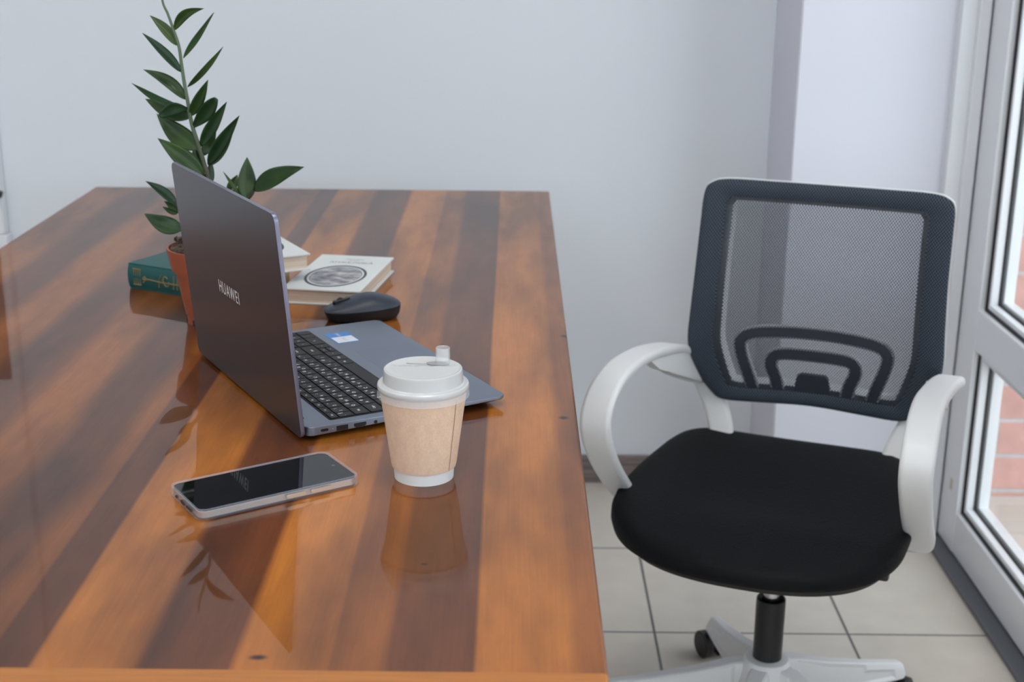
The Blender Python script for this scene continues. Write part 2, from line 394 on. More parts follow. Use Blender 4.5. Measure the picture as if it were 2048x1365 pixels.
# far left: edge of a white door in its casing with a dark knob
root = bpy.data.objects.new('door_2', None); C.objects.link(root); struct(root, 'white door casing edge with a dark knob left of the table')
bm = bmesh.new(); box(bm, -1.195, -1.138, 3.055, RY1, 0.593, 2.1, bev=0.004); obj('casing', bm, M['upvc'], root)
bm = bmesh.new(); box(bm, -1.197, -1.131, 3.050, RY1, 0.0, 0.593, bev=0.004); obj('plinth_block', bm, M['upvc'], root)
obj('reflection_strip', bx(-1.192, -1.154, 3.050, 3.058, 0.90, 1.24, bev=0.002), M['strip_brown'], root)  # brown strip added out of view, for a dark reflection in the table
obj('door_leaf', bx(-2.02, -1.195, 3.062, RY1, 0.01, 2.05, bev=0.003), M['upvc'], root)
bm = bmesh.new(); lathe(bm, [(0.004, 0), (0.004, 0.012), (0.008, 0.015), (0.0095, 0.021), (0.008, 0.027), (0.003, 0.030)], 24, cap0=True, cap1=True)
bm.transform(Matrix.Translation((-1.1365, 3.056, 0.688)) @ Matrix.Rotation(PI / 2, 4, 'X'))
obj('door_knob', bm, mat('dark_metal_knob', (0.03, 0.035, 0.04), 0.3, 0.6), root)

# outdoors
struct(obj('wall_brick', bx(0.996, 3.2, 3.05, 3.25, -0.02, 0.705), M['brick'], smooth=0))
bm = bmesh.new(); box(bm, 0.996, 3.2, 3.052, 3.25, 0.705, 3.2)
struct(obj('wall_outer', bm, M['render_grey'], smooth=0))
struct(obj('trim_1', bx(0.996, 3.2, 3.030, 3.052, 0.775, 0.800, bev=0.003), mat('dark_ledge', (0.10, 0.10, 0.11), 0.6)))
struct(obj('ground', bx(0.995, 14, -8, 3.05, -0.08, -0.015), M['pavement'], smooth=0))

# ceiling lamps (above the frame, the room's own light)
def ceiling_lamp(x, y, label):
    r = thing('ceiling_light', label, 'ceiling light', (x, y, RZ), 0, 'ceiling light panels')
    bm = bmesh.new(); s = 0.32
    for a in ((-s, s, -s, -s + .03), (-s, s, s - .03, s), (-s, -s + .03, -s + .03, s - .03), (s - .03, s, -s + .03, s - .03)):
        box(bm, a[0], a[1], a[2], a[3], -0.03, 0.0)
    obj('lamp_frame', bm, M['upvc'], r, smooth=0)
    obj('diffuser', bx(-0.29, 0.29, -0.29, 0.29, -0.022, -0.012), M['diffuser'], r, smooth=0)
ceiling_lamp(-1.2, 1.3, 'square white ceiling light panel above the left side of the table')
ceiling_lamp(0.0, 1.3, 'square white ceiling light panel above the right side of the table')
ceiling_lamp(-1.2, -0.8, 'square white ceiling light panel behind the camera on the left')
ceiling_lamp(0.0, -0.8, 'square white ceiling light panel behind the camera on the right')

# ------------------------------------------------------------------ table
tab = thing('table', 'long glossy brown stained plank table', 'table', (0, 0, 0))
bm = bmesh.new(); box(bm, TX0, TX1, TY0, TY1, TZ - 0.036, TZ, bev=0.004, seg=3)
bmesh.ops.recalc_face_normals(bm, faces=bm.faces)
for f in bm.faces: f.material_index = 0 if f.normal.z > 0.3 else 1
obj('tabletop', bm, [M['wood'], M['wood_edge']], tab)
bm = bmesh.new()
for a in ((TX0 + .09, TX1 - .09, TY0 + .10, TY0 + .125), (TX0 + .09, TX1 - .09, TY1 - .125, TY1 - .10), (TX0 + .09, TX0 + .115, TY0 + .125, TY1 - .125), (TX1 - .115, TX1 - .09, TY0 + .125, TY1 - .125)):
    box(bm, *a, TZ - 0.12, TZ - 0.036)
obj('apron', bm, M['wood_edge'], tab, smooth=0)
for x in (TX0 + .08, TX1 - .15):
    for y in (TY0 + .09, TY1 - .16):
        obj('leg', bx(x, x + .07, y, y + .07, 0, TZ - 0.036, bev=0.004), M['wood_edge'], tab)

# ------------------------------------------------------------------ laptop
LX, LY, LA, LID = -0.21942, 1.39401, 0.51933, 1.65717
LWID, LDEP = 0.3565, 0.2475
m = M['lap'] = mat('space_grey_aluminium', (0.235, 0.265, 0.33), 0.40, 0.8)
g = noise(m, coords(m), 900, 2); bump(m, g, 0.03, 0.0003)
m = M['lap_lid'] = mat('space_grey_lid', (0.086, 0.080, 0.094), 0.28, 0.92)
M['key'] = mat('black_keycap', (0.016, 0.016, 0.018), 0.5, Specular_IOR_Level=0.3)
M['bed'] = mat('keyboard_bed', (0.004, 0.004, 0.005), 0.6)
M['legend'] = mat('white_key_print', (0.88, 0.92, 0.97), 0.5)
M['port'] = mat('port_black', (0.006, 0.006, 0.007), 0.4)
lap = thing('laptop', 'open grey laptop with keyboard, lid facing left', 'laptop', (LX, LY, TZ), LA - PI / 2)
# local axes: after the turn, local x = -l ... so use explicit frame: u (user's right, away from camera), v (towards the user)
lap.rotation_euler = (0, 0, LA)        # local +x = v (towards user), local +y = u
def LP(u, v, z): return Vector((v, u, z))
ZT0, ZT1 = 0.0155, 0.0135
def ztop(v): return ZT0 + (ZT1 - ZT0) * v / LDEP
bm = bmesh.new(); rings = []
def base_ring(ins, fz):
    q = rrect(LDEP - 0.002 - 2 * ins, LWID - 2 * ins, max(0.010 - ins, 0.001), 8, LDEP / 2 + 0.001, LWID / 2)
    return [Vector((x, y, fz(x))) for x, y in q]
def th(v): return 0.0108 - 0.0065 * min(max(v / LDEP, 0), 1)
rings = [base_ring(0.016, lambda v: 0.0022), base_ring(0.006, lambda v: max(0.003, ztop(v) - th(v) - 0.002)), base_ring(0.0012, lambda v: ztop(v) - th(v)), base_ring(0.0, lambda v: ztop(v) - th(v) + 0.001), base_ring(0.0, lambda v: ztop(v) - 0.0009), base_ring(0.0004, lambda v: ztop(v) - 0.0003), base_ring(0.0011, ztop)]
stack(bm, rings)
obj('base', bm, M['lap'], lap)
for (u, v) in ((0.05, 0.03), (LWID - 0.05, 0.03), (0.05, 0.21), (LWID - 0.05, 0.21)):
    bm = bmesh.new(); lathe(bm, [(0.007, 0.0), (0.007, 0.0035)], 20, (v, u, 0), True, True); obj('rubber_foot', bm, M['plastic_black'], lap)
def tilt(v): return ztop(v)
# keyboard
KB0, KB1, KV0, KV1 = 0.0125, 0.3450, 0.0335, 0.1415
bm = slab(KV1 - KV0, KB1 - KB0, 0.003, [(0, -0.0004), (0, 0.00015)], 4, (KV0 + KV1) / 2, (KB0 + KB1) / 2, f=lambda x, y, z: Vector((x, y, tilt(x) + z)))
obj('keyboard_bed', bm, M['bed'], lap)
def key(u0, u1, vc, h, lat='', cyr='', single=0.0034):
    g_ = 0.0011
    w = u1 - u0 - 2 * g_ + 0.0006; d = h - 2 * g_ + 0.0004
    bm = slab(d, w, 0.0013, [(0, 0.0001), (0, 0.0011), (0.00025, 0.0014)], 3, vc, (u0 + u1) / 2, f=lambda x, y, z: Vector((x, y, tilt(x) + z)))
    k = obj('key', bm, M['key'], lap)
    if lat or cyr:
        bm = bmesh.new(); uc = (u0 + u1) / 2; zt = tilt(vc) + 0.00146
        if cyr:
            add_text(bm, lat, 0.0058, frame_m(LP(uc - 0.0038, vc + 0.0008, zt), (0, 1, 0), (-1, 0, 0)))
            add_text(bm, cyr, 0.0052, frame_m(LP(uc + 0.0042, vc - 0.0028, zt), (0, 1, 0), (-1, 0, 0)))
        else:
            add_text(bm, lat, single, frame_m(LP(uc, vc, zt), (0, 1, 0), (-1, 0, 0)))
        lo = obj('key_legend', bm, M['legend'], lap, smooth=0); lo.parent = k
PT = 0.0187; V = [0.0410, 0.0552, 0.0739, 0.0925, 0.1112, 0.1299]
fn = ['Esc'] + ['F%d' % i for i in range(1, 13)] + ['Del']
for i, s in enumerate(fn): key(0.0145 + i * 0.01875, 0.0145 + (i + 1) * 0.01875, V[0], 0.0108, s, '', 0.0034)
def row(v, keys):
    for k in keys: key(k[0], k[1], v, PT, *k[2:])
num = [('1', '!'), ('2', '"'), ('3', '№'), ('4', ';'), ('5', '%'), ('6', ':'), ('7', '?'), ('8', '*'), ('9', '('), ('0', ')'), ('-', '_'), ('=', '+')]
row(V[1], [(0.0145, 0.0279, '`', 'Ё')] + [(0.0279 + i * PT, 0.0279 + (i + 1) * PT, a, b) for i, (a, b) in enumerate(num)] + [(0.0279 + 12 * PT, 0.277, '←', '')])
row(V[2], [(0.0145, 0.0373, 'Tab', '', 0.0042)] + [(0.0373 + i * PT, 0.0373 + (i + 1) * PT, a, b) for i, (a, b) in enumerate(zip('QWERTYUIOP[]', 'ЙЦУКЕНГШЩЗХЪ'))] + [(0.0373 + 12 * PT, 0.277, '\\', '/')])
row(V[3], [(0.0145, 0.0413, 'Caps', '', 0.0042)] + [(0.0413 + i * PT, 0.0413 + (i + 1) * PT, a, b) for i, (a, b) in enumerate(zip("ASDFGHJKL;'", 'ФЫВАПРОЛДЖЭ'))] + [(0.0413 + 11 * PT, 0.277, 'Enter', '', 0.0040)])
row(V[4], [(0.0145, 0.0500, 'Shift', '', 0.0042)] + [(0.0500 + i * PT, 0.0500 + (i + 1) * PT, a, b) for i, (a, b) in enumerate(zip('ZXCVBNM,./', 'ЯЧСМИТЬБЮ.'))] + [(0.0500 + 10 * PT, 0.277, 'Shift', '', 0.0042)])
row(V[5], [(0.0145, 0.0335, 'Ctrl', '', 0.004), (0.0335, 0.050, 'Fn', '', 0.004), (0.050, 0.067, '⊞', '', 0.0045), (0.067, 0.0855, 'Alt', '', 0.004), (0.0855, 0.1878, ''), (0.1878, 0.2063, 'Alt', '', 0.004), (0.2063, 0.2248, 'Ctrl', '', 0.004), (0.2248, 0.2440, '◂', '', 0.004)])
key(0.2440, 0.2625, V[5] - 0.0047, 0.0093, '▴', '', 0.004); key(0.2440, 0.2625, V[5] + 0.0047, 0.0093, '▾', '', 0.004); key(0.2625, 0.2790, V[5], PT, '▸', '', 0.004)
NP = 0.0160; NU = 0.2795
for i in range(4): key(NU + i * NP, NU + (i + 1) * NP, V[0], 0.0108, '', '')
for r_, ss in ((1, ['Num', '/', '*', '-']), (2, ['7', '8', '9', '+']), (3, ['4', '5', '6', '']), (4, ['1', '2', '3', '↵'])):
    for i, s in enumerate(ss): key(NU + i * NP, NU + (i + 1) * NP, V[r_], PT, s, '', 0.0042)
key(NU, NU + 2 * NP, V[5], PT, '0', '', 0.0042); key(NU + 2 * NP, NU + 3 * NP, V[5], PT, '.', '', 0.0042); key(NU + 3 * NP, NU + 4 * NP, V[5], PT, '', '')
# touchpad
bm = slab(0.078, 0.120, 0.003, [(0, -0.0003), (0, 0.00005), (0.0003, 0.0001)], 4, 0.199, 0.178, f=lambda x, y, z: Vector((x, y, tilt(x) + z)))
tp = obj('touchpad', bm, mat('touchpad_grey', (0.235, 0.265, 0.33), 0.42, 0.8), lap)
# stickers
def sticker(name, u0, u1, v0, v1, mt, z=0.0002):
    bm = slab(v1 - v0, u1 - u0, 0.0008, [(0, z - 0.0002), (0, z)], 3, (v0 + v1) / 2, (u0 + u1) / 2, f=lambda x, y, zz_: Vector((x, y, tilt(x) + zz_)))
    return obj(name, bm, mt, lap, smooth=0)
blue = mat('sticker_blue', (0.03, 0.22, 0.62), 0.35); whitep = mat('sticker_white', (0.75, 0.78, 0.85), 0.4)
st = sticker('sticker', 0.2745, 0.3205, 0.1530, 0.1845, blue)
st['label'] = 'blue and white processor sticker'
bm = bmesh.new(); box(bm, 0.1550, 0.1830, 0.2760, 0.3010, tilt(0.17) + 0.0001, tilt(0.17) + 0.0004)
w_ = obj('sticker_panel', bm, whitep, lap, smooth=0); w_.parent = st
bm = bmesh.new(); add_text(bm, 'intel.', 0.0076, frame_m(LP(0.3108, 0.1680, tilt(0.168) + 0.0004), (0, 1, 0), (-1, 0, 0)))
w_ = obj('sticker_lettering', bm, M['legend'], lap, smooth=0); w_.parent = st
bm = bmesh.new(); add_text(bm, 'CORE', 0.0066, frame_m(LP(0.2885, 0.1690, tilt(0.169) + 0.0006), (0, 1, 0), (-1, 0, 0)))
w_ = obj('sticker_lettering', bm, mat('faint_print', (0.55, 0.55, 0.62), 0.5), lap, smooth=0); w_.parent = st
# silver corner: cut-out of sticker shape (upper left stays bare metal)
# ports on the near side (u = 0 face)
def port(v, w, h, zc, r, mt=M['port'], nm='port', off=0.0):
    bm = bmesh.new(); q = rrect(w, h, r, 5)
    stack(bm, [[Vector((v + a, -0.00035 - off, zc + b)) for a, b in q], [Vector((v + a, 0.004, zc + b)) for a, b in q]])
    return obj(nm, bm, mt, lap, smooth=0)
port(0.0225, 0.0088, 0.0030, 0.0102, 0.0014, nm='usb_c_port')
port(0.0320, 0.0010, 0.0010, 0.0102, 0.0004, mat('status_light', (0.6, 0.6, 0.65), 0.4), 'status_light')
port(0.0430, 0.0135, 0.0056, 0.0095, 0.0004, nm='usb_port')
bm = bmesh.new()
q = [(-0.0072, 0.0024), (0.0072, 0.0024), (0.0072, -0.0006), (0.0052, -0.0026), (-0.0052, -0.0026), (-0.0072, -0.0006)]
stack(bm, [[Vector((0.0640 + a, -0.00035, 0.0093 + b)) for a, b in q], [Vector((0.0640 + a, 0.004, 0.0093 + b)) for a, b in q]])
obj('hdmi_port', bm, M['port'], lap, smooth=0)
port(0.0825, 0.0042, 0.0042, 0.0092, 0.0021, nm='audio_port')
# hinge and lid
obj('hinge', bx(0.003, 0.012, 0.03, LWID - 0.03, 0.010, ZT0 + 0.001, bev=0.002), M['bed'], lap)
LH, HO = 0.2482, 0.0043
ldv = Vector((math.cos(LID), 0, math.sin(LID))); nin = Vector((math.sin(LID), 0, -math.cos(LID)))   # nin points to the user side
hb = Vector((-HO, 0, 0.0034))
def lidp(x, y, z): return hb + ldv * y + Vector((0, 1, 0)) * x + nin * z
bm = slab(LWID, LH, 0.0095, [(0.0012, 0.0), (0.0004, 0.0004), (0, 0.0012), (0, 0.0045), (0.0004, 0.0051)], 8, LWID / 2, LH / 2, f=lidp)
bmesh.ops.recalc_face_normals(bm, faces=bm.faces)
for f in bm.faces: f.material_index = 1 if abs(f.normal.dot(nin)) < 0.6 else 0
M['lap_side'] = mat('polished_lid_edge', (0.23, 0.23, 0.31), 0.35, 0.6)
lid = obj('lid', bm, [M['lap_lid'], M['lap_side']], lap)
bm = slab(LWID - 0.004, LH - 0.006, 0.008, [(0, 0.0049), (0, 0.0056), (0.0005, 0.0058)], 8, LWID / 2, LH / 2 + 0.002, f=lidp)
o_ = obj('screen', bm, mat('dark_screen', (0.004, 0.004, 0.005), 0.12), lap); o_.parent = lid
bm = bmesh.new()
add_text(bm, 'HUAWEI', 0.0212, frame_m(lidp(0.1885, 0.1203, -0.0001), (0, -1, 0), tuple(ldv)), 0.00006, 0.80)
o_ = obj('lettering', bm, mat('logo_painted_shine', (0.92, 0.90, 0.89), 0.3, 0.15), lap, smooth=0); o_.parent = lid  # near-white base colour stands in for the mirrored shine of the letters
o_['label'] = 'metal lettering with its shine painted white'

# ------------------------------------------------------------------ phone
ph = thing('smartphone', 'black screened smartphone in a clear case lying in front of the laptop', 'phone', (-0.2396, 1.2652, TZ), math.radians(33.3))
PL_, PW_ = 0.169, 0.0815
m = M['case'] = mat('clear_case', (0.70, 0.76, 0.92), 0.06, IOR=1.5, Alpha=0.16)
M['phone_frame'] = mat('champagne_frame', (0.60, 0.52, 0.43), 0.32, 0.75)
M['phone_glass'] = mat('black_phone_glass', (0.002, 0.002, 0.003), 0.03, IOR=1.5)
bm = slab(PL_ - 0.005, PW_ - 0.005, 0.0085, [(0.0012, 0.0013), (0, 0.0022), (0, 0.0082), (0.0010, 0.0091)], 8); obj('body', bm, M['phone_frame'], ph)
bm = slab(PL_ - 0.0056, PW_ - 0.0056, 0.0083, [(0, 0.0086), (0, 0.0095), (0.0006, 0.0098)], 8); sc_ = obj('screen', bm, M['phone_glass'], ph)
bm = bmesh.new(); lathe(bm, [(0.0018, 0.0), (0.0016, 0.0002)], 20, (PL_ / 2 - 0.011, 0, 0.0098), True, True); o_ = obj('front_camera', bm, mat('lens_grey', (0.10, 0.10, 0.12), 0.1), ph); o_.parent = sc_
# case: outer wall with a lip, open to the screen
bm = bmesh.new()
def cr_(ins, z): return [Vector((x, y, z)) for x, y in rrect(PL_ - 2 * ins, PW_ - 2 * ins, max(0.0105 - ins, 0.002), 8)]
stack(bm, [cr_(0.0036, 0.0098), cr_(0.0034, 0.0106), cr_(0.0022, 0.0112), cr_(0.0006, 0.0108), cr_(0, 0.0096), cr_(0, 0.0018), cr_(0.0012, 0.0004), cr_(0.003, 0.0)], cap0=False, cap1=True)
obj('phone_case', bm, M['case'], ph)
yS = -PW_ / 2
for x0, x1 in ((0.030, 0.052), (0.004, 0.024)):
    bm = bmesh.new(); q = rrect(x1 - x0, 0.0042, 0.0016, 4, (x0 + x1) / 2, 0.0058)
    stack(bm, [[Vector((a, yS + 0.0004, b)) for a, b in q], [Vector((a, yS - 0.0006, b)) for a, b in q], [Vector((a * 0.96 + (x0 + x1) / 2 * 0.04, yS - 0.0009, b * 0.9 + 0.00058)) for a, b in q]])
    obj('side_button', bm, M['phone_frame'], ph)
xE = -PL_ / 2
for yy, w, h, nm in ((0.0, 0.0095, 0.0036, 'charging_port'), (-0.016, 0.014, 0.0030, 'speaker_slot'), (0.017, 0.0032, 0.0032, 'audio_port')):
    bm = bmesh.new(); q = rrect(w, h, h / 2 - 0.0001, 5, yy, 0.0056)
    stack(bm, [[Vector((xE - 0.0003, a, b)) for a, b in q], [Vector((xE + 0.0015, a, b)) for a, b in q]]); obj(nm, bm, M['port'], ph, smooth=0)

# ------------------------------------------------------------------ coffee cup
cup = thing('coffee_cup', 'kraft paper takeaway coffee cup with translucent white lid', 'cup', (-0.0868, 1.306, TZ), 0)
m = M['kraft'] = mat('kraft_paper', (0.56, 0.36, 0.22), 0.75, Specular_IOR_Level=0.25)
a_ = noise(m, coords(m), 600, 3); b_ = noise(m, coords(m, (1, 1, 0.5)), 140, 3)
c_ = mixc(m, 1.0, ramp(m, a_, [(0.25, (0.74, 0.53, 0.38)), (0.7, (0.83, 0.61, 0.45))]), ramp(m, b_, [(0.3, (0.95, 0.94, 0.93)), (0.7, (1.05, 1.05, 1.05))]), 'MULTIPLY')
lk(m, c_, pb(m).inputs['Base Color'])
M['cup_white'] = mat('white_paper_board', (0.83, 0.83, 0.82), 0.55)
m = M['cup_lid'] = mat('frosted_plastic_lid', (0.60, 0.60, 0.595), 0.2, IOR=1.5)
m = M['clear_plastic'] = mat('clear_plastic', (0.88, 0.90, 0.91), 0.10, IOR=1.5, Alpha=0.26)
bm = bmesh.new()
lathe(bm, [(0.0270, 0.0035), (0.0285, 0.0), (0.0298, 0.0), (0.0305, 0.012), (0.0415, 0.090), (0.0422, 0.0935), (0.0418, 0.0955), (0.0405, 0.0925), (0.0290, 0.0060)], 72, cap0=True, cap1=True)
obj('cup_body', bm, M['cup_white'], cup)
bm = bmesh.new()
lathe(bm, [(0.0307, 0.0118), (0.0322, 0.0125), (0.0330, 0.0160), (0.0420, 0.0835), (0.0430, 0.0925), (0.0423, 0.0945)], 72)
sl = obj('sleeve', bm, M['kraft'], cup)
sa = math.radians(-38)      # paper seam to the right of the side facing the viewer
bm = bmesh.new(); rad = lambda z: 0.0330 + (0.0420 - 0.0330) * (min(z, 0.0850) - 0.016) / (0.0835 - 0.016)
pa, pb_ = [], []
for i in range(9):
    z = 0.0135 + (0.0880 - 0.0135) * i / 8
    for lst, da in ((pa, 0.0), (pb_, 0.014)):
        r_ = rad(z) + 0.0004; lst.append((Vector((r_ * math.cos(sa + da), r_ * math.sin(sa + da), z)), Vector(((r_ - .0006) * math.cos(sa + da), (r_ - .0006) * math.sin(sa + da), z))))
for i in range(8):
    for q in ((pa[i][0], pb_[i][0], pb_[i + 1][0], pa[i + 1][0]),): bm.faces.new([bm.verts.new(v) for v in q])
o_ = obj('seam', bm, mat('seam_brown', (0.22, 0.12, 0.06), 0.8), cup, smooth=0); o_.parent = sl
bm = bmesh.new()
lathe(bm, [(0.0405, 0.1135 - 0.020), (0.0440, 0.0930), (0.0452, 0.0945), (0.0456, 0.0970), (0.0450, 0.0992), (0.0436, 0.1002), (0.0412, 0.1000), (0.0400, 0.1012), (0.0391, 0.1120), (0.0386, 0.1138), (0.0374, 0.1143), (0.0362, 0.1136), (0.0345, 0.1130)], 72)
# gently dished top with a raised drinking end
NR = 8; rings = []
for k in range(NR + 1):
    f_ = 1 - k / NR * 0.98; r_ = 0.0345 * f_
    rings.append([Vector((r_ * math.cos(2 * PI * i / 72), r_ * math.sin(2 * PI * i / 72), 0.1130 - 0.0006 * (1 - f_ * f_) - (0.0016 if r_ * math.sin(2 * PI * i / 72) > 0.011 + 0.0006 * k and f_ < 0.9 else 0))) for i in range(72)])
stack(bm, rings, cap0=False, cap1=True)
bmesh.ops.remove_doubles(bm, verts=bm.verts, dist=1e-5)
ld_ = obj('cup_lid', bm, M['cup_lid'], cup)
bm = bmesh.new(); lathe(bm, [(0.0450, 0.0955), (0.0457, 0.0900), (0.0459, 0.0872), (0.0452, 0.0872), (0.0448, 0.0905), (0.0443, 0.0950)], 72)
o_ = obj('lid_skirt', bm, M['clear_plastic'], cup); o_.parent = ld_
sc0 = Vector((0.0145, 0.022, 0.1115))
bm = bmesh.new(); rr = [Vector((0.0125 * math.cos(2 * PI * i / 32) , 0.0062 * math.sin(2 * PI * i / 32), 0)) + sc0 for i in range(32)]
stack(bm, [rr, [p + Vector((0, 0, 0.0006)) for p in rr]]); o_ = obj('sip_hole', bm, mat('grey_hole', (0.32, 0.33, 0.36), 0.4), cup); o_.parent = ld_
bm = bmesh.new()
lathe(bm, [(0.0075, 0.0), (0.0072, 0.012), (0.0072, 0.0165), (0.0066, 0.0172), (0.0060, 0.0168), (0.0058, 0.004), (0.0005, 0.0035)], 32, tuple(sc0 + Vector((0.004, 0, 0))))
o_ = obj('sip_plug', bm, M['clear_plastic'], cup); o_.parent = ld_
bm = bmesh.new(); tube(bm, [(-0.018, 0.0205, 0.1122), (-0.008, 0.0185, 0.1122), (0.002, 0.0182, 0.1122)], 0.00035, 6); o_ = obj('lid_crease', bm, mat('crease_grey', (0.35, 0.34, 0.33), 0.5), cup); o_.parent = ld_

# ------------------------------------------------------------------ mouse
ms = thing('computer_mouse', 'dark wireless mouse lying between the laptop and the books', 'mouse', (-0.209, 1.876, TZ), math.radians(13))
M['mouse_top'] = mat('matte_blue_black', (0.024, 0.032, 0.050), 0.42); M['mouse_side'] = mat('matte_black_side', (0.010, 0.011, 0.013), 0.5)
def mring(a, b, fz, n=64):
    out = []
    for i in range(n):
        t_ = 2 * PI * i / n; ct, s_ = math.cos(t_), math.sin(t_)
        x = a * math.copysign(abs(ct) ** 0.80, ct); y = b * math.copysign(abs(s_) ** 0.80, s_)
        out.append(Vector((x, y, fz(x, y))))
    return out
split = lambda x: 0.0175 + 0.0030 * (x / 0.054)
bm = bmesh.new()
stack(bm, [mring(0.047, 0.024, lambda x, y: 0.0012), mring(0.049, 0.026, lambda x, y: 0.003), mring(0.0525, 0.0295, lambda x, y: 0.010), mring(0.0540, 0.0308, lambda x, y: split(x))], True, True)
obj('body', bm, M['mouse_side'], ms)
def mtop(x, y, a=0.054, b=0.0308):
    r2_ = min(1.0, (abs(x) / a) ** 2.4 + (abs(y) / b) ** 2.4)
    hump = 0.0130 + 0.0055 * math.exp(-((x - 0.010) / 0.030) ** 2) - 0.0035 * max(0, -x / 0.054)
    return split(x) + 0.0003 + hump * (1 - r2_) ** 0.62
bm = bmesh.new(); R_ = []
for k in range(18):
    f_ = math.cos(k / 18 * PI / 2)
    R_.append(mring(0.0542 * f_, 0.0310 * f_, mtop))
stack(bm, R_, False, True)
tpm = obj('top_shell', bm, M['mouse_top'], ms, smooth=60)
bm = slab(0.024, 0.0085, 0.004, [(0, 0.024), (0, 0.0292), (0.0008, 0.0300)], 6, -0.029, 0.0, f=lambda x, y, z: Vector((x, y, z + (x + 0.029) * 0.22)))
o_ = obj('wheel_slot', bm, M['port'], ms)
bm = bmesh.new(); lathe(bm, [(0.003, -0.003), (0.0058, -0.0026), (0.0064, 0), (0.0058, 0.0026), (0.003, 0.003)], 28, cap0=True, cap1=True)
bm.transform(Matrix.Translation((-0.030, 0, 0.0262)) @ Matrix.Rotation(PI / 2, 4, 'X')); obj('scroll_wheel', bm, M['plastic_black'], ms)
for sx_ in (-1, 1):
    bm = slab(0.010, 0.030, 0.004, [(0, 0.0), (0, 0.0016)], 5, sx_ * 0.036, 0); obj('glide_pad', bm, M['plastic_black'], ms)

# ------------------------------------------------------------------ books
m = M['pages'] = mat('cream_page_edges', (0.78, 0.64, 0.50), 0.8)
g = noise(m, coords(m, (2, 2, 420)), 3, 3); lk(m, ramp(m, g, [(0.3, (0.66, 0.51, 0.38)), (0.7, (0.86, 0.74, 0.60))]), pb(m).inputs['Base Color'])
m = M['pages_y'] = mat('yellowed_page_edges', (0.66, 0.48, 0.26), 0.8)
M['cover_white'] = mat('off_white_cover', (0.74, 0.76, 0.75), 0.45)
m = M['cover_green'] = mat('green_cloth_cover', (0.006, 0.085, 0.082), 0.5)
g = noise(m, coords(m), 1200, 2); bump(m, g, 0.2, 0.0004)
M['gold'] = mat('dull_gold_print', (0.27, 0.19, 0.075), 0.5, 0.2)
M['ink'] = mat('navy_ink', (0.035, 0.045, 0.07), 0.5); M['ink_grey'] = mat('grey_ink', (0.10, 0.105, 0.12), 0.5)
m = M['engraving'] = mat('grey_engraving_print', (0.4, 0.4, 0.4), 0.5)
e1 = noise(m, coords(m, (22, 34, 1)), 1.6, 5, 0.6)
lk(m, ramp(m, e1, [(0.33, (0.09, 0.09, 0.115)), (0.48, (0.27, 0.27, 0.30)), (0.60, (0.52, 0.51, 0.50)), (0.7, (0.68, 0.67, 0.63))]), pb(m).inputs['Base Color'])
def disc(name, r0, r1, z, mt, parent, c=(0, 0), n=64, sy_=1.0):
    bm = bmesh.new()
    A = [[Vector((c[0] + r * math.cos(2 * PI * i / n), c[1] + r * sy_ * math.sin(2 * PI * i / n), zz_)) for i in range(n)] for r, zz_ in ((r1, z), (r1, z + 0.0001), (r0, z + 0.0001))]
    if r0 <= 0.0: stack(bm, A[:2], False, True)
    else: stack(bm, A, False, False)
    return obj(name, bm, mt, parent, smooth=0)
def hardback(name, label, w, h, t_, loc, rz, cover, pages, spine_side=-1, group=None):
    """local x = width (spine at spine_side), y = height; lies flat"""
    r = thing(name, label, 'book', loc, rz, group)
    ct = 0.0026
    obj('page_block', bx(-w / 2 + 0.004, w / 2 - 0.004, -h / 2 + 0.004, h / 2 - 0.004, ct, t_ - ct), pages, r, smooth=0)
    bm = bmesh.new()
    box(bm, -w / 2, w / 2, -h / 2, h / 2, 0, ct, bev=0.0008); box(bm, -w / 2, w / 2, -h / 2, h / 2, t_ - ct, t_, bev=0.0008)
    # rounded spine
    s = spine_side; P_ = []
    for i in range(11):
        a = -PI / 2 + PI * i / 10
        P_.append((s * (w / 2 - 0.003) + s * 0.0065 * math.cos(a), t_ / 2 + (t_ / 2 - 0.0001) * math.sin(a)))
    ring = [Vector((x, 0, z)) for x, z in P_] + [Vector((s * (w / 2 - 0.0055), 0, t_ - 0.0003)), Vector((s * (w / 2 - 0.0055), 0, 0.0003))]
    stack(bm, [[v + Vector((0, -h / 2, 0)) for v in ring], [v + Vector((0, h / 2, 0)) for v in ring]])
    cv = obj('cover', bm, cover, r)
    return r, cv
def cover_print(cv, t_, w, h, cyo, text=True):
    p = []
    disc('emblem', 0.0, 0.0375, t_ + 0.0001, M['engraving'], cv, (0, cyo), sy_=1.46)
    disc('emblem_ring', 0.0412, 0.0450, t_ + 0.0001, M['ink'], cv, (0, cyo), sy_=1.46)
    disc('emblem_ring', 0.0373, 0.0382, t_ + 0.0002, M['ink_grey'], cv, (0, cyo), sy_=1.46)
    bm = bmesh.new()
    add_text(bm, 'АНЖЕЛИКА', 0.0120, Matrix.Translation((0.002, cyo + 0.0840, t_ + 0.00015)))
    obj('title', bm, M['ink_grey'], cv, smooth=0)
    bm = bmesh.new()
    add_text(bm, 'АНН И СЕРЖ', 0.0046, Matrix.Translation((0.002, cyo + 0.1060, t_ + 0.00015))); add_text(bm, 'ГОЛОН', 0.0046, Matrix.Translation((0.002, cyo + 0.0985, t_ + 0.00015)))
    obj('author_line', bm, M['ink_grey'], cv, smooth=0)
T2 = 0.0235
b2, c2_ = hardback('book', 'white hardcover with a round picture, lying on the table beside the mouse', 0.117, 0.215, T2, (-0.2605, 2.048, TZ), math.radians(-8.3), M['cover_white'], M['pages'], -1)
cover_print(c2_, T2, 0.117, 0.215, -0.0245)
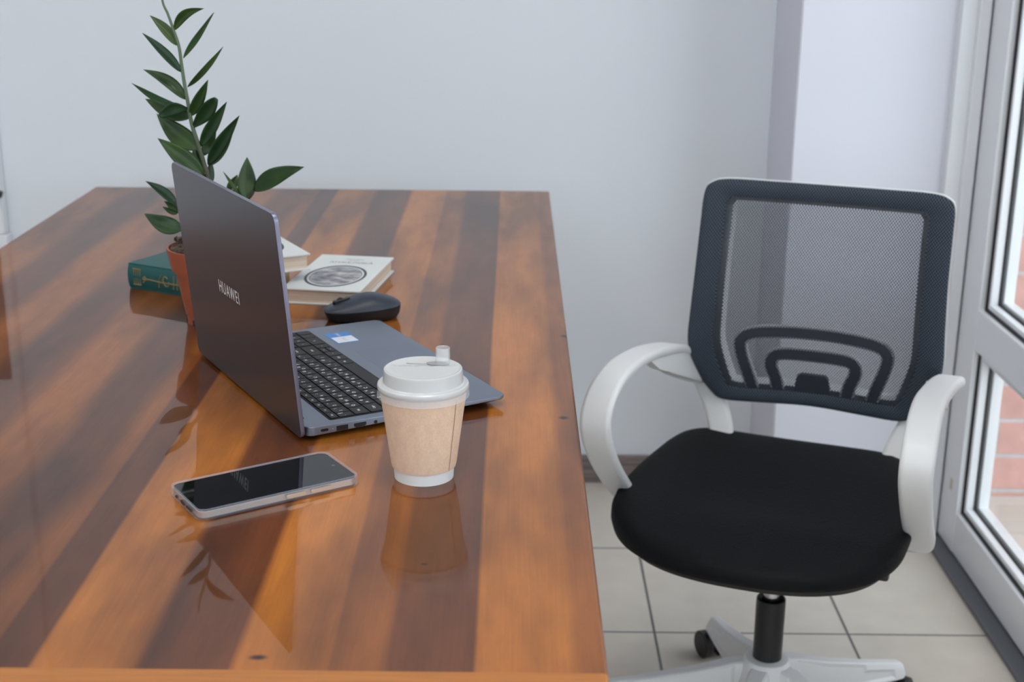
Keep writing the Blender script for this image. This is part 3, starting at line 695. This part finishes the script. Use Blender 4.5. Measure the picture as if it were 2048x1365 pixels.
# green book
gA = Vector((-0.575, 2.030, TZ)); ga = math.radians(-28); gd = Vector((math.cos(ga), math.sin(ga), 0)); gp = Vector((-gd.y, gd.x, 0))
GL, GD, GT = 0.205, 0.132, 0.0395
gc = gA + gd * GL / 2 + gp * GD / 2
gb, gcv = hardback('book', 'thick green hardcover with gold print on its spine, behind the plant pot', GD, GL, GT, gc, ga + PI / 2, M['cover_green'], M['pages_y'], -1)
# local +y of the book runs along gd, local -x is the spine side, towards the viewer
bm = bmesh.new(); sxp = GD / 2 + 0.0037
def spx(z): return sxp - 0.0062 * (1 - math.sqrt(max(0, 1 - ((z - GT / 2) / (GT / 2)) ** 2)))
def gold_line(pts, r=0.0010): tube(bm, [(-spx(z) - 0.0002, -y, z) for y, z in pts], r, 6, 4)
y0 = -GL / 2
for k in range(4): gold_line([(y0 + 0.012 + k * 0.004, 0.008), (y0 + 0.012 + k * 0.004, 0.032)], 0.0009)
gold_line([(y0 + 0.010, 0.008), (y0 + 0.026, 0.008)]); gold_line([(y0 + 0.010, 0.032), (y0 + 0.026, 0.032)])
gold_line([(y0 + 0.030, 0.013), (y0 + 0.036, 0.018), (y0 + 0.033, 0.022), (y0 + 0.030, 0.018), (y0 + 0.040, 0.019), (y0 + 0.06, 0.018), (y0 + 0.08, 0.0175), (y0 + 0.11, 0.018)])
gold_line([(y0 + 0.060, 0.009), (y0 + 0.062, 0.020), (y0 + 0.066, 0.029)])
gold_line([(y0 + 0.078, 0.025), (y0 + 0.072, 0.027), (y0 + 0.070, 0.020), (y0 + 0.074, 0.013), (y0 + 0.080, 0.015), (y0 + 0.080, 0.020)])
for k in range(3): gold_line([(y0 + 0.088 + k * 0.007, 0.010), (y0 + 0.090 + k * 0.007, 0.030)])
o_ = obj('gold_print', bm, M['gold'], gb); o_.parent = gcv
# white book on top of the green one
WT = 0.0245; wt = Vector((-0.297, 1.997, TZ + GT)); wa = math.radians(119)
wl_ = Vector((math.cos(wa), math.sin(wa), 0)); ws_ = Vector((-wl_.y, wl_.x, 0))
WW, WH = 0.120, 0.222
wc = wt + wl_ * WH / 2 + ws_ * WW / 2
wb, wcv = hardback('book', 'white hardcover lying on top of the green book', WW, WH, WT, wc, wa - PI / 2, M['cover_white'], M['pages'], -1)
cover_print(wcv, WT, WW, WH, -0.0245)

# ------------------------------------------------------------------ potted plant
pc = Vector((-0.412, 1.857, TZ))
plant = thing('potted_plant', 'green potted plant with pointed leaves behind the laptop lid', 'potted plant', pc)
m = M['terracotta'] = mat('terracotta_plastic', (0.34, 0.085, 0.038), 0.42)
M['soil'] = mat('dark_soil', (0.05, 0.032, 0.022), 0.95)
gN = noise(M['soil'], coords(M['soil']), 160, 4); lk(M['soil'], ramp(M['soil'], gN, [(0.35, (0.022, 0.014, 0.010)), (0.7, (0.15, 0.10, 0.07))]), pb(M['soil']).inputs['Base Color'])
bm = bmesh.new()
lathe(bm, [(0.001, 0.004), (0.0330, 0.004), (0.0330, 0.0), (0.0360, 0.0), (0.0365, 0.010), (0.0385, 0.014), (0.0490, 0.074), (0.0535, 0.0755), (0.0590, 0.104), (0.0590, 0.1065), (0.0565, 0.1065), (0.0540, 0.098), (0.045, 0.060)], 56)
obj('pot', bm, M['terracotta'], plant)
bm = bmesh.new()
for a in (190, 235, 285, 340, 30, 80, 130):
    aa = math.radians(a); Mx = Matrix.Rotation(aa, 4, 'Z'); box(bm, 0.0335, 0.0372, -0.003, 0.003, 0.0005, 0.0085, M=Mx)
obj('drain_notch', bm, M['port'], plant, smooth=0)
bm = bmesh.new(); rings = []
for k in range(9):
    f_ = 1 - k / 9
    rings.append([Vector((0.0545 * f_ * math.cos(2 * PI * i / 40), 0.0545 * f_ * math.sin(2 * PI * i / 40), 0.104 + 0.013 * (1 - f_ * f_) + random.uniform(-0.0025, 0.0025))) for i in range(40)])
stack(bm, rings, False, True)
for k in range(70):
    a = random.uniform(0, 2 * PI); r_ = 0.050 * math.sqrt(random.random()); s = random.uniform(0.002, 0.0045)
    bmesh.ops.create_icosphere(bm, subdivisions=1, radius=s, matrix=Matrix.Translation((r_ * math.cos(a), r_ * math.sin(a), 0.113 + 0.009 * (1 - r_ / 0.05) + random.uniform(-0.002, 0.003))) @ Matrix.Diagonal((1, random.uniform(.6, 1.3), random.uniform(.6, 1.2), 1)))
obj('soil', bm, M['soil'], plant, smooth=0)
m = M['leaf'] = mat('glossy_green_leaf', (0.05, 0.13, 0.03), 0.30, Specular_IOR_Level=0.32)
gN = noise(m, coords(m), 30, 3)
oi = nd(m, 'ShaderNodeObjectInfo')
lc = mixc(m, oi.outputs['Random'], ramp(m, gN, [(0.3, (0.005, 0.024, 0.008)), (0.7, (0.013, 0.048, 0.013))]), ramp(m, gN, [(0.3, (0.017, 0.044, 0.008)), (0.7, (0.045, 0.088, 0.013))]))
lk(m, lc, pb(m).inputs['Base Color'])
m = M['stem'] = mat('green_brown_stem', (0.09, 0.08, 0.05), 0.5)
g = nd(m, 'ShaderNodeTexCoord'); s_ = nd(m, 'ShaderNodeSeparateXYZ'); lk(m, g.outputs['Object'], s_.inputs[0])
mr = nd(m, 'ShaderNodeMapRange'); mr.inputs[1].default_value = 0.18; mr.inputs[2].default_value = 0.30; lk(m, s_.outputs[2], mr.inputs[0])
lk(m, mixc(m, mr.outputs[0], (0.055, 0.040, 0.026), (0.10, 0.15, 0.085)), pb(m).inputs['Base Color'])
S1 = [Vector(p) for p in ((0.006, 0, 0.100), (0.004, 0, 0.150), (0.0019, 0.0, 0.1984), (-0.0025, 0.0, 0.2182), (-0.0085, 0.0, 0.2428), (-0.0161, 0.0, 0.2720), (-0.0198, 0.0, 0.3011), (-0.0231, 0.0, 0.3274), (-0.0253, 0.0, 0.3512), (-0.0275, 0.0, 0.3748), (-0.0334, 0.0, 0.3959), (-0.0394, 0.0, 0.4157), (-0.0445, 0.0, 0.4284), (-0.0469, 0.0, 0.4468))]
bm = bmesh.new(); tube(bm, S1, (0.0036, 0.0014), 12, 6); obj('stem', bm, M['stem'], plant)
S2 = [Vector((0.018, 0.004, 0.100)), Vector((0.034, 0.006, 0.135)), Vector((0.0499, 0.0100, 0.1669))]
bm = bmesh.new(); tube(bm, S2, (0.0036, 0.0020), 10, 8); obj('stem', bm, M['stem'], plant)
S3 = [Vector((-0.012, 0.0, 0.100)), Vector((-0.022, 0.0, 0.130)), Vector((-0.0406, 0, 0.1553)), Vector((-0.0436, 0, 0.1679))]
bm = bmesh.new(); tube(bm, S3, (0.0036, 0.0018), 10, 8); obj('stem', bm, M['stem'], plant)
def leaf(base, tip, w, face=0.0, droop=0.1, blunt=0.0, fold=0.25):
    """base, tip and width in metres from the pot's foot; face turns the blade about its axis"""
    A = Vector(base); B = Vector(tip); L_ = (B - A).length; ax = (B - A).normalized()
    toward = Vector((0.15, -1, 0.35)); side = ax.cross(toward).normalized(); nrm = side.cross(ax).normalized()
    R = Matrix.Rotation(face, 3, ax); side = R @ side; nrm = R @ nrm
    bend = Vector((0, 0, 1)); bend = (bend - ax * bend.dot(ax))
    W_ = w / 2 * 0.94; n = 14; rows = []
    for i in range(n + 1):
        t_ = i / n
        prof = (math.sin(PI * min(1, t_ ** 0.80)) ** 0.85) * (1 - 0.25 * t_) if not blunt else math.sin(PI * min(1.0, t_ ** 1.3 * 0.93 + 0.02)) ** 0.7
        prof = max(prof * 1.12, 0.06 if t_ < 0.5 else 0.008)
        c = A + ax * L_ * t_ + bend * (L_ * droop * math.sin(PI * t_))
        row = []
        for j in range(-3, 4):
            u = j / 3
            row.append(c + side * W_ * prof * u + nrm * (W_ * prof * fold * abs(u)) + nrm * (W_ * 0.05 * math.sin(9 * t_ + u)))
        rows.append(row)
    bm = bmesh.new(); G = [[bm.verts.new(p) for p in r] for r in rows]
    for a, b in zip(G, G[1:]):
        for j in range(6): bm.faces.new((a[j], a[j + 1], b[j + 1], b[j]))
    o = obj('leaf', bm, M['leaf'], plant, smooth=80)
    md = o.modifiers.new('thickness', 'SOLIDIFY'); md.thickness = 0.0007; md.offset = 0
    return o
leaf((-0.0330, 0.0000, 0.3947), (0.0108, -0.0120, 0.4236), 0.0133, 0.3, 0.17)
leaf((-0.0287, -0.0000, 0.3748), (-0.0659, 0.0120, 0.4125), 0.0153, 0.2, 0.07)
leaf((-0.0225, 0.0000, 0.3588), (0.0187, 0.0100, 0.4172), 0.0117, -0.6, -0.02)
leaf((-0.0257, 0.0000, 0.3405), (-0.0713, -0.0120, 0.3918), 0.0143, 0.3, 0.04)
leaf((-0.0191, 0.0000, 0.3215), (0.0280, 0.0120, 0.3732), 0.0102, 0.8, -0.03)
leaf((-0.0210, 0.0000, 0.3047), (-0.0782, 0.0080, 0.3427), 0.0179, 0.2, 0.10)
leaf((-0.0179, 0.0000, 0.2829), (0.0107, -0.0100, 0.3325), 0.0158, 0.2, -0.03)
leaf((-0.0229, 0.0000, 0.2889), (-0.0882, -0.0160, 0.3274), 0.0158, 0.7, -0.06)
leaf((-0.0193, 0.0000, 0.2926), (-0.0516, -0.0300, 0.2879), 0.0168, -0.5, 0.10, 1)
leaf((-0.0160, 0.0000, 0.2817), (-0.0811, 0.0200, 0.3028), 0.0235, -0.2, -0.05)
leaf((-0.0156, 0.0000, 0.2676), (0.0222, -0.0180, 0.3095), 0.0189, 0.2, -0.03, 1)
leaf((-0.0074, 0.0000, 0.2391), (-0.0656, 0.0140, 0.2837), 0.0301, -0.1, -0.06)
leaf((-0.0065, 0.0000, 0.2428), (0.0336, -0.0080, 0.3038), 0.0173, 0.1, 0.00)
leaf((-0.0031, 0.0060, 0.2295), (0.0111, 0.0220, 0.2729), 0.0168, 0.1, 0.02)
leaf((0.0020, 0.0000, 0.2182), (0.0506, -0.0140, 0.2867), 0.0184, 0.1, 0.01)
leaf((0.0039, 0.0000, 0.2170), (0.0363, 0.0100, 0.2613), 0.0153, 0.3, -0.02)
leaf((-0.0034, 0.0000, 0.2013), (-0.0596, -0.0140, 0.2554), 0.0275, 0.1, 0.02)
leaf((0.0036, 0.0000, 0.1934), (-0.0382, 0.0120, 0.2170), 0.0163, -0.2, 0.0)
leaf((-0.0090, 0.0000, 0.2107), (-0.0204, 0.0220, 0.2392), 0.0153, 0.2, 0.0)
leaf((0.0035, 0.0000, 0.1909), (0.0041, 0.0100, 0.2240), 0.0117, 0.5, 0.0)
leaf((0.0499, 0.0100, 0.1669), (0.0503, 0.0260, 0.2248), 0.0265, 0.1, 0.0)
leaf((0.0595, 0.0100, 0.1821), (0.1315, -0.0020, 0.2169), 0.0275, -0.25, 0.05)
leaf((0.0455, 0.0100, 0.1688), (0.0222, 0.0000, 0.2090), 0.0087, 0.9, -0.02)
leaf((0.0242, 0.0160, 0.1755), (0.0340, 0.0360, 0.1985), 0.0143, 0.2, 0.0)
leaf((-0.0422, 0.0000, 0.1616), (-0.0805, -0.0100, 0.1969), 0.0153, 0.35, 0.08)
leaf((-0.0419, 0.0000, 0.1553), (-0.0561, -0.0140, 0.1710), 0.0092, 0.1, 0.0)
leaf((-0.0421, 0.0000, 0.1515), (-0.0576, -0.0180, 0.1638), 0.0087, 0.1, -0.05)
leaf((-0.0372, 0.0000, 0.1288), (-0.0860, -0.0060, 0.1515), 0.0255, 0.0, -0.06)
bm = bmesh.new(); tube(bm, [(0.0499, 0.0100, 0.1669), (0.0595, 0.0100, 0.1821)], (0.0018, 0.0014), 8, 1); obj('stem', bm, M['stem'], plant)
bm = bmesh.new(); tube(bm, [Vector((-0.012, 0, 0.100)), Vector((-0.0372, 0, 0.1288))], (0.0024, 0.0018), 8, 1); obj('stem', bm, M['stem'], plant)
bm = bmesh.new(); tube(bm, [Vector((0.020, 0.012, 0.100)), Vector((0.0242, 0.0160, 0.1755))], (0.0024, 0.0016), 8, 1); obj('stem', bm, M['stem'], plant)

# ------------------------------------------------------------------ office chair (local +x = to the viewer's right, +y = back, z up)
chair = thing('office_chair', 'white framed swivel office chair with black mesh back and black seat', 'chair', (0.415, 1.99, 0), math.radians(-20.5))
m = M['seat_fabric'] = mat('black_seat_fabric', (0.0042, 0.0048, 0.0064), 0.65, Specular_IOR_Level=0.18)
w1 = nd(m, 'ShaderNodeTexVoronoi'); w1.inputs['Scale'].default_value = 320; lk(m, coords(m), w1.inputs['Vector']); bump(m, w1.outputs['Distance'], 0.5, 0.001)
m = M['border_fabric'] = mat('dark_border_fabric', (0.018, 0.022, 0.030), 0.7, Specular_IOR_Level=0.15)
def mesh_pattern(m, pitch):
    tcx = nd(m, 'ShaderNodeTexCoord'); s = nd(m, 'ShaderNodeSeparateXYZ'); lk(m, tcx.outputs['Object'], s.inputs[0])
    k = 2 * PI / pitch; k2 = k / 1.30
    a = math_node(m, 'SINE', math_node(m, 'MULTIPLY', s.outputs[0], k))
    b = math_node(m, 'SINE', math_node(m, 'MULTIPLY', s.outputs[2], k2))
    return math_node(m, 'MULTIPLY', a, b)
pat = mesh_pattern(m, 0.0048)
lk(m, ramp(m, math_node(m, 'MULTIPLY_ADD', pat, 0.5, 0.5), [(0.35, (0.010, 0.012, 0.017)), (0.8, (0.105, 0.130, 0.170))]), pb(m).inputs['Base Color'])
m = M['mesh'] = mat('see_through_mesh', (0.045, 0.055, 0.075), 0.6, Specular_IOR_Level=0.3)
pat = mesh_pattern(m, 0.0048)
al = ramp(m, math_node(m, 'MULTIPLY_ADD', pat, 0.5, 0.5), [(0.46, (1, 1, 1)), (0.60, (0.22, 0.22, 0.22))])
lk(m, al, pb(m).inputs['Alpha'])

# star base
def arm_mesh(ang):
    bm = bmesh.new(); Rz = Matrix.Rotation(ang, 4, 'Z'); rings = []
    for r_, w, zt, zb in ((0.020, 0.028, 0.152, 0.105), (0.050, 0.026, 0.146, 0.085), (0.12, 0.0225, 0.121, 0.066), (0.20, 0.0190, 0.098, 0.058), (0.262, 0.0170, 0.083, 0.054), (0.280, 0.0160, 0.078, 0.053), (0.287, 0.0120, 0.073, 0.054)):
        wt_ = w * 0.62
        sec = [(-w, zb), (-w, zb + 0.004), (-wt_ - 0.002, zt - 0.010), (-wt_ + 0.002, zt - 0.002), (-wt_ + 0.005, zt), (wt_ - 0.005, zt), (wt_ - 0.002, zt - 0.002), (wt_ + 0.002, zt - 0.010), (w, zb + 0.004), (w, zb)]
        rings.append([Rz @ Vector((r_, a, b)) for a, b in sec])
    stack(bm, rings)
    bmesh.ops.recalc_face_normals(bm, faces=bm.faces)
    side_ = Rz @ Vector((0, 1, 0))
    for sg in (-1, 1):
        fs = [f for f in bm.faces if f.normal.dot(side_) * sg > 0.75 and f.calc_area() > 0.0006 and 0.045 < f.calc_center_median().xy.length < 0.255]
        if fs: bmesh.ops.inset_region(bm, faces=fs, thickness=0.006, depth=-0.0035)
    return bm
bm = bmesh.new(); lathe(bm, [(0.030, 0.085), (0.048, 0.088), (0.050, 0.110), (0.040, 0.146), (0.034, 0.154), (0.024, 0.156)], 48, cap0=True, cap1=True)
obj('hub', bm, M['plastic_white'], chair)
for k in range(5):
    a = math.radians(47 + 72 * k)
    arm_o = obj('base_arm', arm_mesh(a), M['plastic_white'], chair, smooth=25)
    # recessed panel rib on the side of the arm
    cx_, cy_ = 0.268 * math.cos(a), 0.268 * math.sin(a)
    yaw_ = (1.2, 2.3, 0.4, 2.9, 0.9)[k]
    Rm = Matrix.Translation((cx_, cy_, 0)) @ Matrix.Rotation(yaw_, 4, 'Z')
    bm = bmesh.new()
    lathe(bm, [(0.0055, 0.040), (0.0055, 0.060)], 16, cap0=True, cap1=True)
    for i_ in range(1): pass
    # hood over the wheels
    hr = []
    for i_ in range(13):
        t_ = PI * i_ / 12
        hr.append((0.021 * math.cos(t_), 0.026 + 0.022 * math.sin(t_)))
    stack(bm, [[Vector((0.014 + x, y_, z)) for x, z in hr] for y_ in (-0.007, 0.007)])
    bm.transform(Rm); cst = obj('caster', bm, M['plastic_black'], chair)
    for s in (-1, 1):
        bm = bmesh.new(); lathe(bm, [(0.010, -0.0085), (0.022, -0.0085), (0.0250, -0.006), (0.0250, 0.006), (0.021, 0.0085), (0.018, 0.0080), (0.006, 0.0095)], 32, cap0=True, cap1=True)
        bm.transform(Rm @ Matrix.Translation((0.014, s * 0.0165, 0.025)) @ Matrix.Rotation(-s * PI / 2, 4, 'X')); w_ = obj('wheel', bm, M['plastic_black'], chair); w_.parent = cst
bm = bmesh.new(); lathe(bm, [(0.0225, 0.150), (0.0228, 0.152), (0.0232, 0.252), (0.0228, 0.259), (0.0205, 0.260), (0.0195, 0.256), (0.0150, 0.250)], 40, cap0=True, cap1=True); obj('gas_lift', bm, M['plastic_black'], chair)
bm = bmesh.new(); lathe(bm, [(0.0128, 0.248), (0.0128, 0.335)], 32, cap0=True, cap1=True); obj('piston', bm, M['chrome'], chair)
bm = bmesh.new(); box(bm, -0.08, 0.08, -0.10, 0.10, 0.330, 0.352, bev=0.006); box(bm, -0.03, 0.03, -0.04, 0.04, 0.318, 0.332, bev=0.004); obj('tilt_mechanism', bm, M['plastic_black'], chair)
bm = bmesh.new(); tube(bm, [(0.07, -0.03, 0.342), (0.12, -0.045, 0.350), (0.166, -0.058, 0.358)], 0.0045, 10); box(bm, 0.160, 0.180, -0.072, -0.052, 0.352, 0.366, bev=0.005); obj('height_lever', bm, M['plastic_black'], chair)

# seat cushion
half = [(0, -0.224), (0.06, -0.221), (0.12, -0.207), (0.17, -0.180), (0.205, -0.142), (0.226, -0.095), (0.234, -0.03), (0.230, 0.06), (0.220, 0.14), (0.208, 0.21), (0.190, 0.258), (0.155, 0.284), (0.09, 0.291), (0, 0.292)]
outl = [Vector((x, y, 0)) for x, y in half] + [Vector((-x, y, 0)) for x, y in half[-2:0:-1]]
outl = [Vector((p.x * 0.965 - 0.022, p.y, 0)) for p in outl]
outl = catmull(outl, 5, True); cen = Vector((-0.022, 0.03, 0))
def seat_z(x, y):
    return 0.424 - 0.013 * max(0, 1 - (x / 0.17) ** 2) * max(0, 1 - ((y - 0.10) / 0.2) ** 2) - 0.016 * max(0, (-y - 0.06) / 0.165) ** 2 + 0.006 * (abs(x) / 0.23) ** 2 + 0.003 * max(0, y / 0.29)
def low(y): return 0.376 + 0.012 * min(1, max(0, (y + 0.23) / 0.2))
bm = bmesh.new(); rings = []
for f_, k in ((0.90, 'b'), (0.955, 'b'), (0.985, 0.15), (1.0, 0.45), (0.998, 0.70), (0.985, 0.87), (0.955, 0.965), (0.91, 1.0), (0.84, 1.0), (0.74, 1.0), (0.62, 1.0), (0.48, 1.0), (0.32, 1.0), (0.16, 1.0), (0.03, 1.0)):
    rg = []
    for p in outl:
        q = cen + (p - cen) * f_; lo = low(p.y)
        if k == 'b': z = lo + (0.002 if f_ > 0.93 else -0.002)
        else:
            top = seat_z(q.x, q.y); z = lo + (top - lo) * k
        rg.append(Vector((q.x, q.y, z)))
    rings.append(rg)
stack(bm, rings)
obj('seat', bm, M['seat_fabric'], chair, smooth=70)
bm = bmesh.new(); stack(bm, [[cen + (p - cen) * 0.80 + Vector((0, 0, 0.352)) for p in outl], [cen + (p - cen) * 0.88 + Vector((0, 0, 0.362)) for p in outl], [cen + (p - cen) * 0.90 + Vector((0, 0, low(p.y) - 0.001)) for p in outl]])
obj('seat_pan', bm, M['plastic_black'], chair)

# backrest
def back_y(x, z):
    zs = [0.46, 0.50, 0.55, 0.60, 0.66, 0.74, 0.82, 0.88]; ys = [0.272, 0.262, 0.250, 0.243, 0.243, 0.252, 0.272, 0.292]
    z = min(max(z, zs[0]), zs[-1])
    for i in range(7):
        if z <= zs[i + 1]:
            t_ = (z - zs[i]) / (zs[i + 1] - zs[i]); t_ = t_ * t_ * (3 - 2 * t_) if False else t_
            y = ys[i] + (ys[i + 1] - ys[i]) * t_; break
    return y + 0.020 * (1 - (x / 0.21) ** 2)
oh = [(0, 0.866), (0.09, 0.8665), (0.165, 0.867), (0.192, 0.861), (0.203, 0.846), (0.2045, 0.80), (0.2055, 0.73), (0.209, 0.65), (0.2115, 0.60), (0.207, 0.565), (0.190, 0.525), (0.172, 0.497), (0.150, 0.482), (0.09, 0.482), (0, 0.486)]
ih = [(0, 0.838), (0.09, 0.8385), (0.148, 0.839), (0.160, 0.836), (0.1655, 0.826), (0.166, 0.79), (0.167, 0.73), (0.169, 0.65), (0.1700, 0.60), (0.166, 0.572), (0.156, 0.540), (0.147, 0.518), (0.136, 0.508), (0.09, 0.508), (0, 0.511)]
def closed(h, k=4):
    P_ = [Vector((x, 0, z)) for x, z in h] + [Vector((-x, 0, z)) for x, z in h[-2:0:-1]]
    return [(p.x, p.z) for p in catmull(P_, k, True)]
OO, II = closed(oh), closed(ih)
def on_back(x, z, off): return Vector((x, back_y(x, z) + off, z))
def ring_mesh(steps):
    """steps: list of (fraction outer->inner, offset)"""
    bm = bmesh.new(); L_ = []
    for f_, off in steps:
        L_.append([bm.verts.new(on_back(o[0] + (i[0] - o[0]) * f_, o[1] + (i[1] - o[1]) * f_, off)) for o, i in zip(OO, II)])
    n = len(OO)
    for a, b in zip(L_, L_[1:] + L_[:1]):
        for k in range(n): bm.faces.new((a[k], a[(k + 1) % n], b[(k + 1) % n], b[k]))
    return bm
bm = ring_mesh([(0.0, 0.002), (0.08, -0.004), (0.35, -0.006), (0.75, -0.003), (1.0, 0.0015), (1.0, 0.003), (0.5, 0.004), (0.0, 0.004)])
obj('backrest_border', bm, M['border_fabric'], chair, smooth=60)
bm = ring_mesh([(-0.03, 0.0045), (0.5, 0.0045), (1.0, 0.0035), (1.02, 0.010), (0.98, 0.022), (0.7, 0.026), (0.2, 0.022), (-0.03, 0.012)])
bf = obj('back_frame', bm, M['plastic_white'], chair, smooth=40)
bm = bmesh.new(); L_ = []
for f_, off in ((1.0, 0.0032), (1.26, 0.014), (1.26, 0.017), (0.97, 0.016)):
    L_.append([bm.verts.new(on_back(o[0] + (i[0] - o[0]) * f_, o[1] + (i[1] - o[1]) * f_, off)) for o, i in zip(OO, II)])
for a, b in zip(L_, L_[1:] + L_[:1]):
    for k in range(len(OO)): bm.faces.new((a[k], a[(k + 1) % len(OO)], b[(k + 1) % len(OO)], b[k]))
o_ = obj('frame_lip', bm, mat('black_frame_lip', (0.02, 0.021, 0.023), 0.22, Specular_IOR_Level=0.8), chair, smooth=60); o_.parent = bf
bm = ring_mesh([(1.27, 0.0145), (1.29, 0.050), (1.12, 0.050), (1.12, 0.0165)])
o_ = obj('frame_wall', bm, M['plastic_white'], chair, smooth=40); o_.parent = bf
# sheet of mesh across the opening
bm = bmesh.new(); rings = []
for f_ in (1.0, 0.85, 0.7, 0.5, 0.3, 0.12, 0.02):
    rings.append([on_back(x * f_, 0.67 + (z - 0.67) * f_, 0.0022) for x, z in II])
stack(bm, rings, False, True); obj('mesh_panel', bm, M['mesh'], chair, smooth=80)
# lumbar support arches behind the mesh
def arch(pts, w, off, th_, name, mt, parent=None):
    bm = bmesh.new(); P_ = catmull([Vector((x, 0, z)) for x, z in pts], 6); m_ = len(P_) - 1; rings = []
    for i, p in enumerate(P_):
        t_ = (P_[min(i + 1, m_)] - P_[max(i - 1, 0)]).normalized(); n_ = Vector((-t_.z, 0, t_.x))
        sec = [(-w, 0), (-w * 0.9, -0.0015), (w * 0.9, -0.0015), (w, 0), (w, th_), (-w, th_)]
        rings.append([on_back(p.x + n_.x * a, p.z + n_.z * a, off + b) for a, b in sec])
    stack(bm, rings); return obj(name, bm, mt, chair)
a1 = [(-0.098, 0.495), (-0.108, 0.530), (-0.122, 0.575), (-0.122, 0.600), (-0.100, 0.6125), (-0.05, 0.618), (0, 0.6195), (0.05, 0.618), (0.098, 0.6125), (0.120, 0.600), (0.120, 0.575), (0.106, 0.530), (0.098, 0.495)]
a2 = [(-0.056, 0.495), (-0.062, 0.530), (-0.071, 0.556), (-0.066, 0.573), (-0.045, 0.579), (0, 0.580), (0.045, 0.579), (0.066, 0.573), (0.071, 0.556), (0.062, 0.530), (0.056, 0.495)]
M['arch_dark'] = mat('dark_lumbar_pad', (0.036, 0.035, 0.036), 0.6)
for nm, pts, w in (('lumbar_arch', a1, 0.0085), ('lumbar_arch', a2, 0.0090)):
    o1 = arch(pts, w + 0.0026, 0.0075, 0.010, nm, M['plastic_white'])
    o2 = arch(pts, w, 0.0062, 0.002, 'arch_pad', M['arch_dark']); o2.parent = o1
bm = bmesh.new(); q = [(-0.034, 0.495), (0.034, 0.495), (0.026, 0.540), (0.020, 0.545), (-0.020, 0.545), (-0.026, 0.540)]
stack(bm, [[on_back(x, z, 0.0045) for x, z in q], [on_back(x, z, 0.016) for x, z in q]]); obj('lumbar_block', bm, M['arch_dark'], chair)

# armrests: one closed loop each, rear strut behind the backrest
def rsec(w, h):
    return [(x, y) for x, y in rrect(w, h, min(w, h) * 0.42, 4)]
for s in (-1, 1):
    bm = bmesh.new()
    def ax(q): return [(s * x - 0.018 * min(1, max(0, (0.27 - y) / 0.33)), y, z) for x, y, z in q]
    path = ax([(0.190, 0.060, 0.366), (0.222, 0.030, 0.373), (0.230, -0.005, 0.402), (0.230, -0.055, 0.444), (0.2285, -0.125, 0.505), (0.227, -0.168, 0.556), (0.2275, -0.170, 0.592), (0.2275, -0.125, 0.619), (0.2275, -0.04, 0.626), (0.229, 0.06, 0.617), (0.2290, 0.14, 0.602), (0.2290, 0.200, 0.588), (0.2265, 0.240, 0.576), (0.214, 0.268, 0.566), (0.190, 0.286, 0.558)])
    def wd(t_): return (1.0 + 0.12 * math.sin(PI * t_), 1.0)
    sweep(bm, path, rsec(0.042, 0.017), widths=wd)
    path2 = [(s * 0.180, 0.285, 0.575), (s * 0.188, 0.285, 0.535), (s * 0.183, 0.288, 0.505), (s * 0.166, 0.287, 0.470), (s * 0.150, 0.272, 0.430), (s * 0.140, 0.240, 0.385), (s * 0.125, 0.150, 0.362)]
    sweep(bm, path2, rsec(0.042, 0.020))
    web = [(0.04, 0.613), (0.12, 0.602), (0.20, 0.586), (0.262, 0.571), (0.285, 0.560), (0.285, 0.505), (0.262, 0.512), (0.230, 0.527), (0.190, 0.545), (0.150, 0.563), (0.09, 0.585)]
    wx = [0.206, 0.210, 0.216, 0.206, 0.184, 0.178, 0.194, 0.208, 0.214, 0.210, 0.207]
    stack(bm, [[Vector(p) for p in ax([(x + 0.002, y, z) for x, (y, z) in zip(wx, web)])], [Vector(p) for p in ax([(x + 0.018, y, z) for x, (y, z) in zip(wx, web)])]])
    obj('armrest', bm, M['plastic_white'], chair, smooth=45)
    bm = bmesh.new(); box(bm, s * 0.165 - 0.042, s * 0.165 - 0.002, 0.01, 0.09, 0.352, 0.364, bev=0.003); obj('arm_bracket', bm, M['plastic_black'], chair)
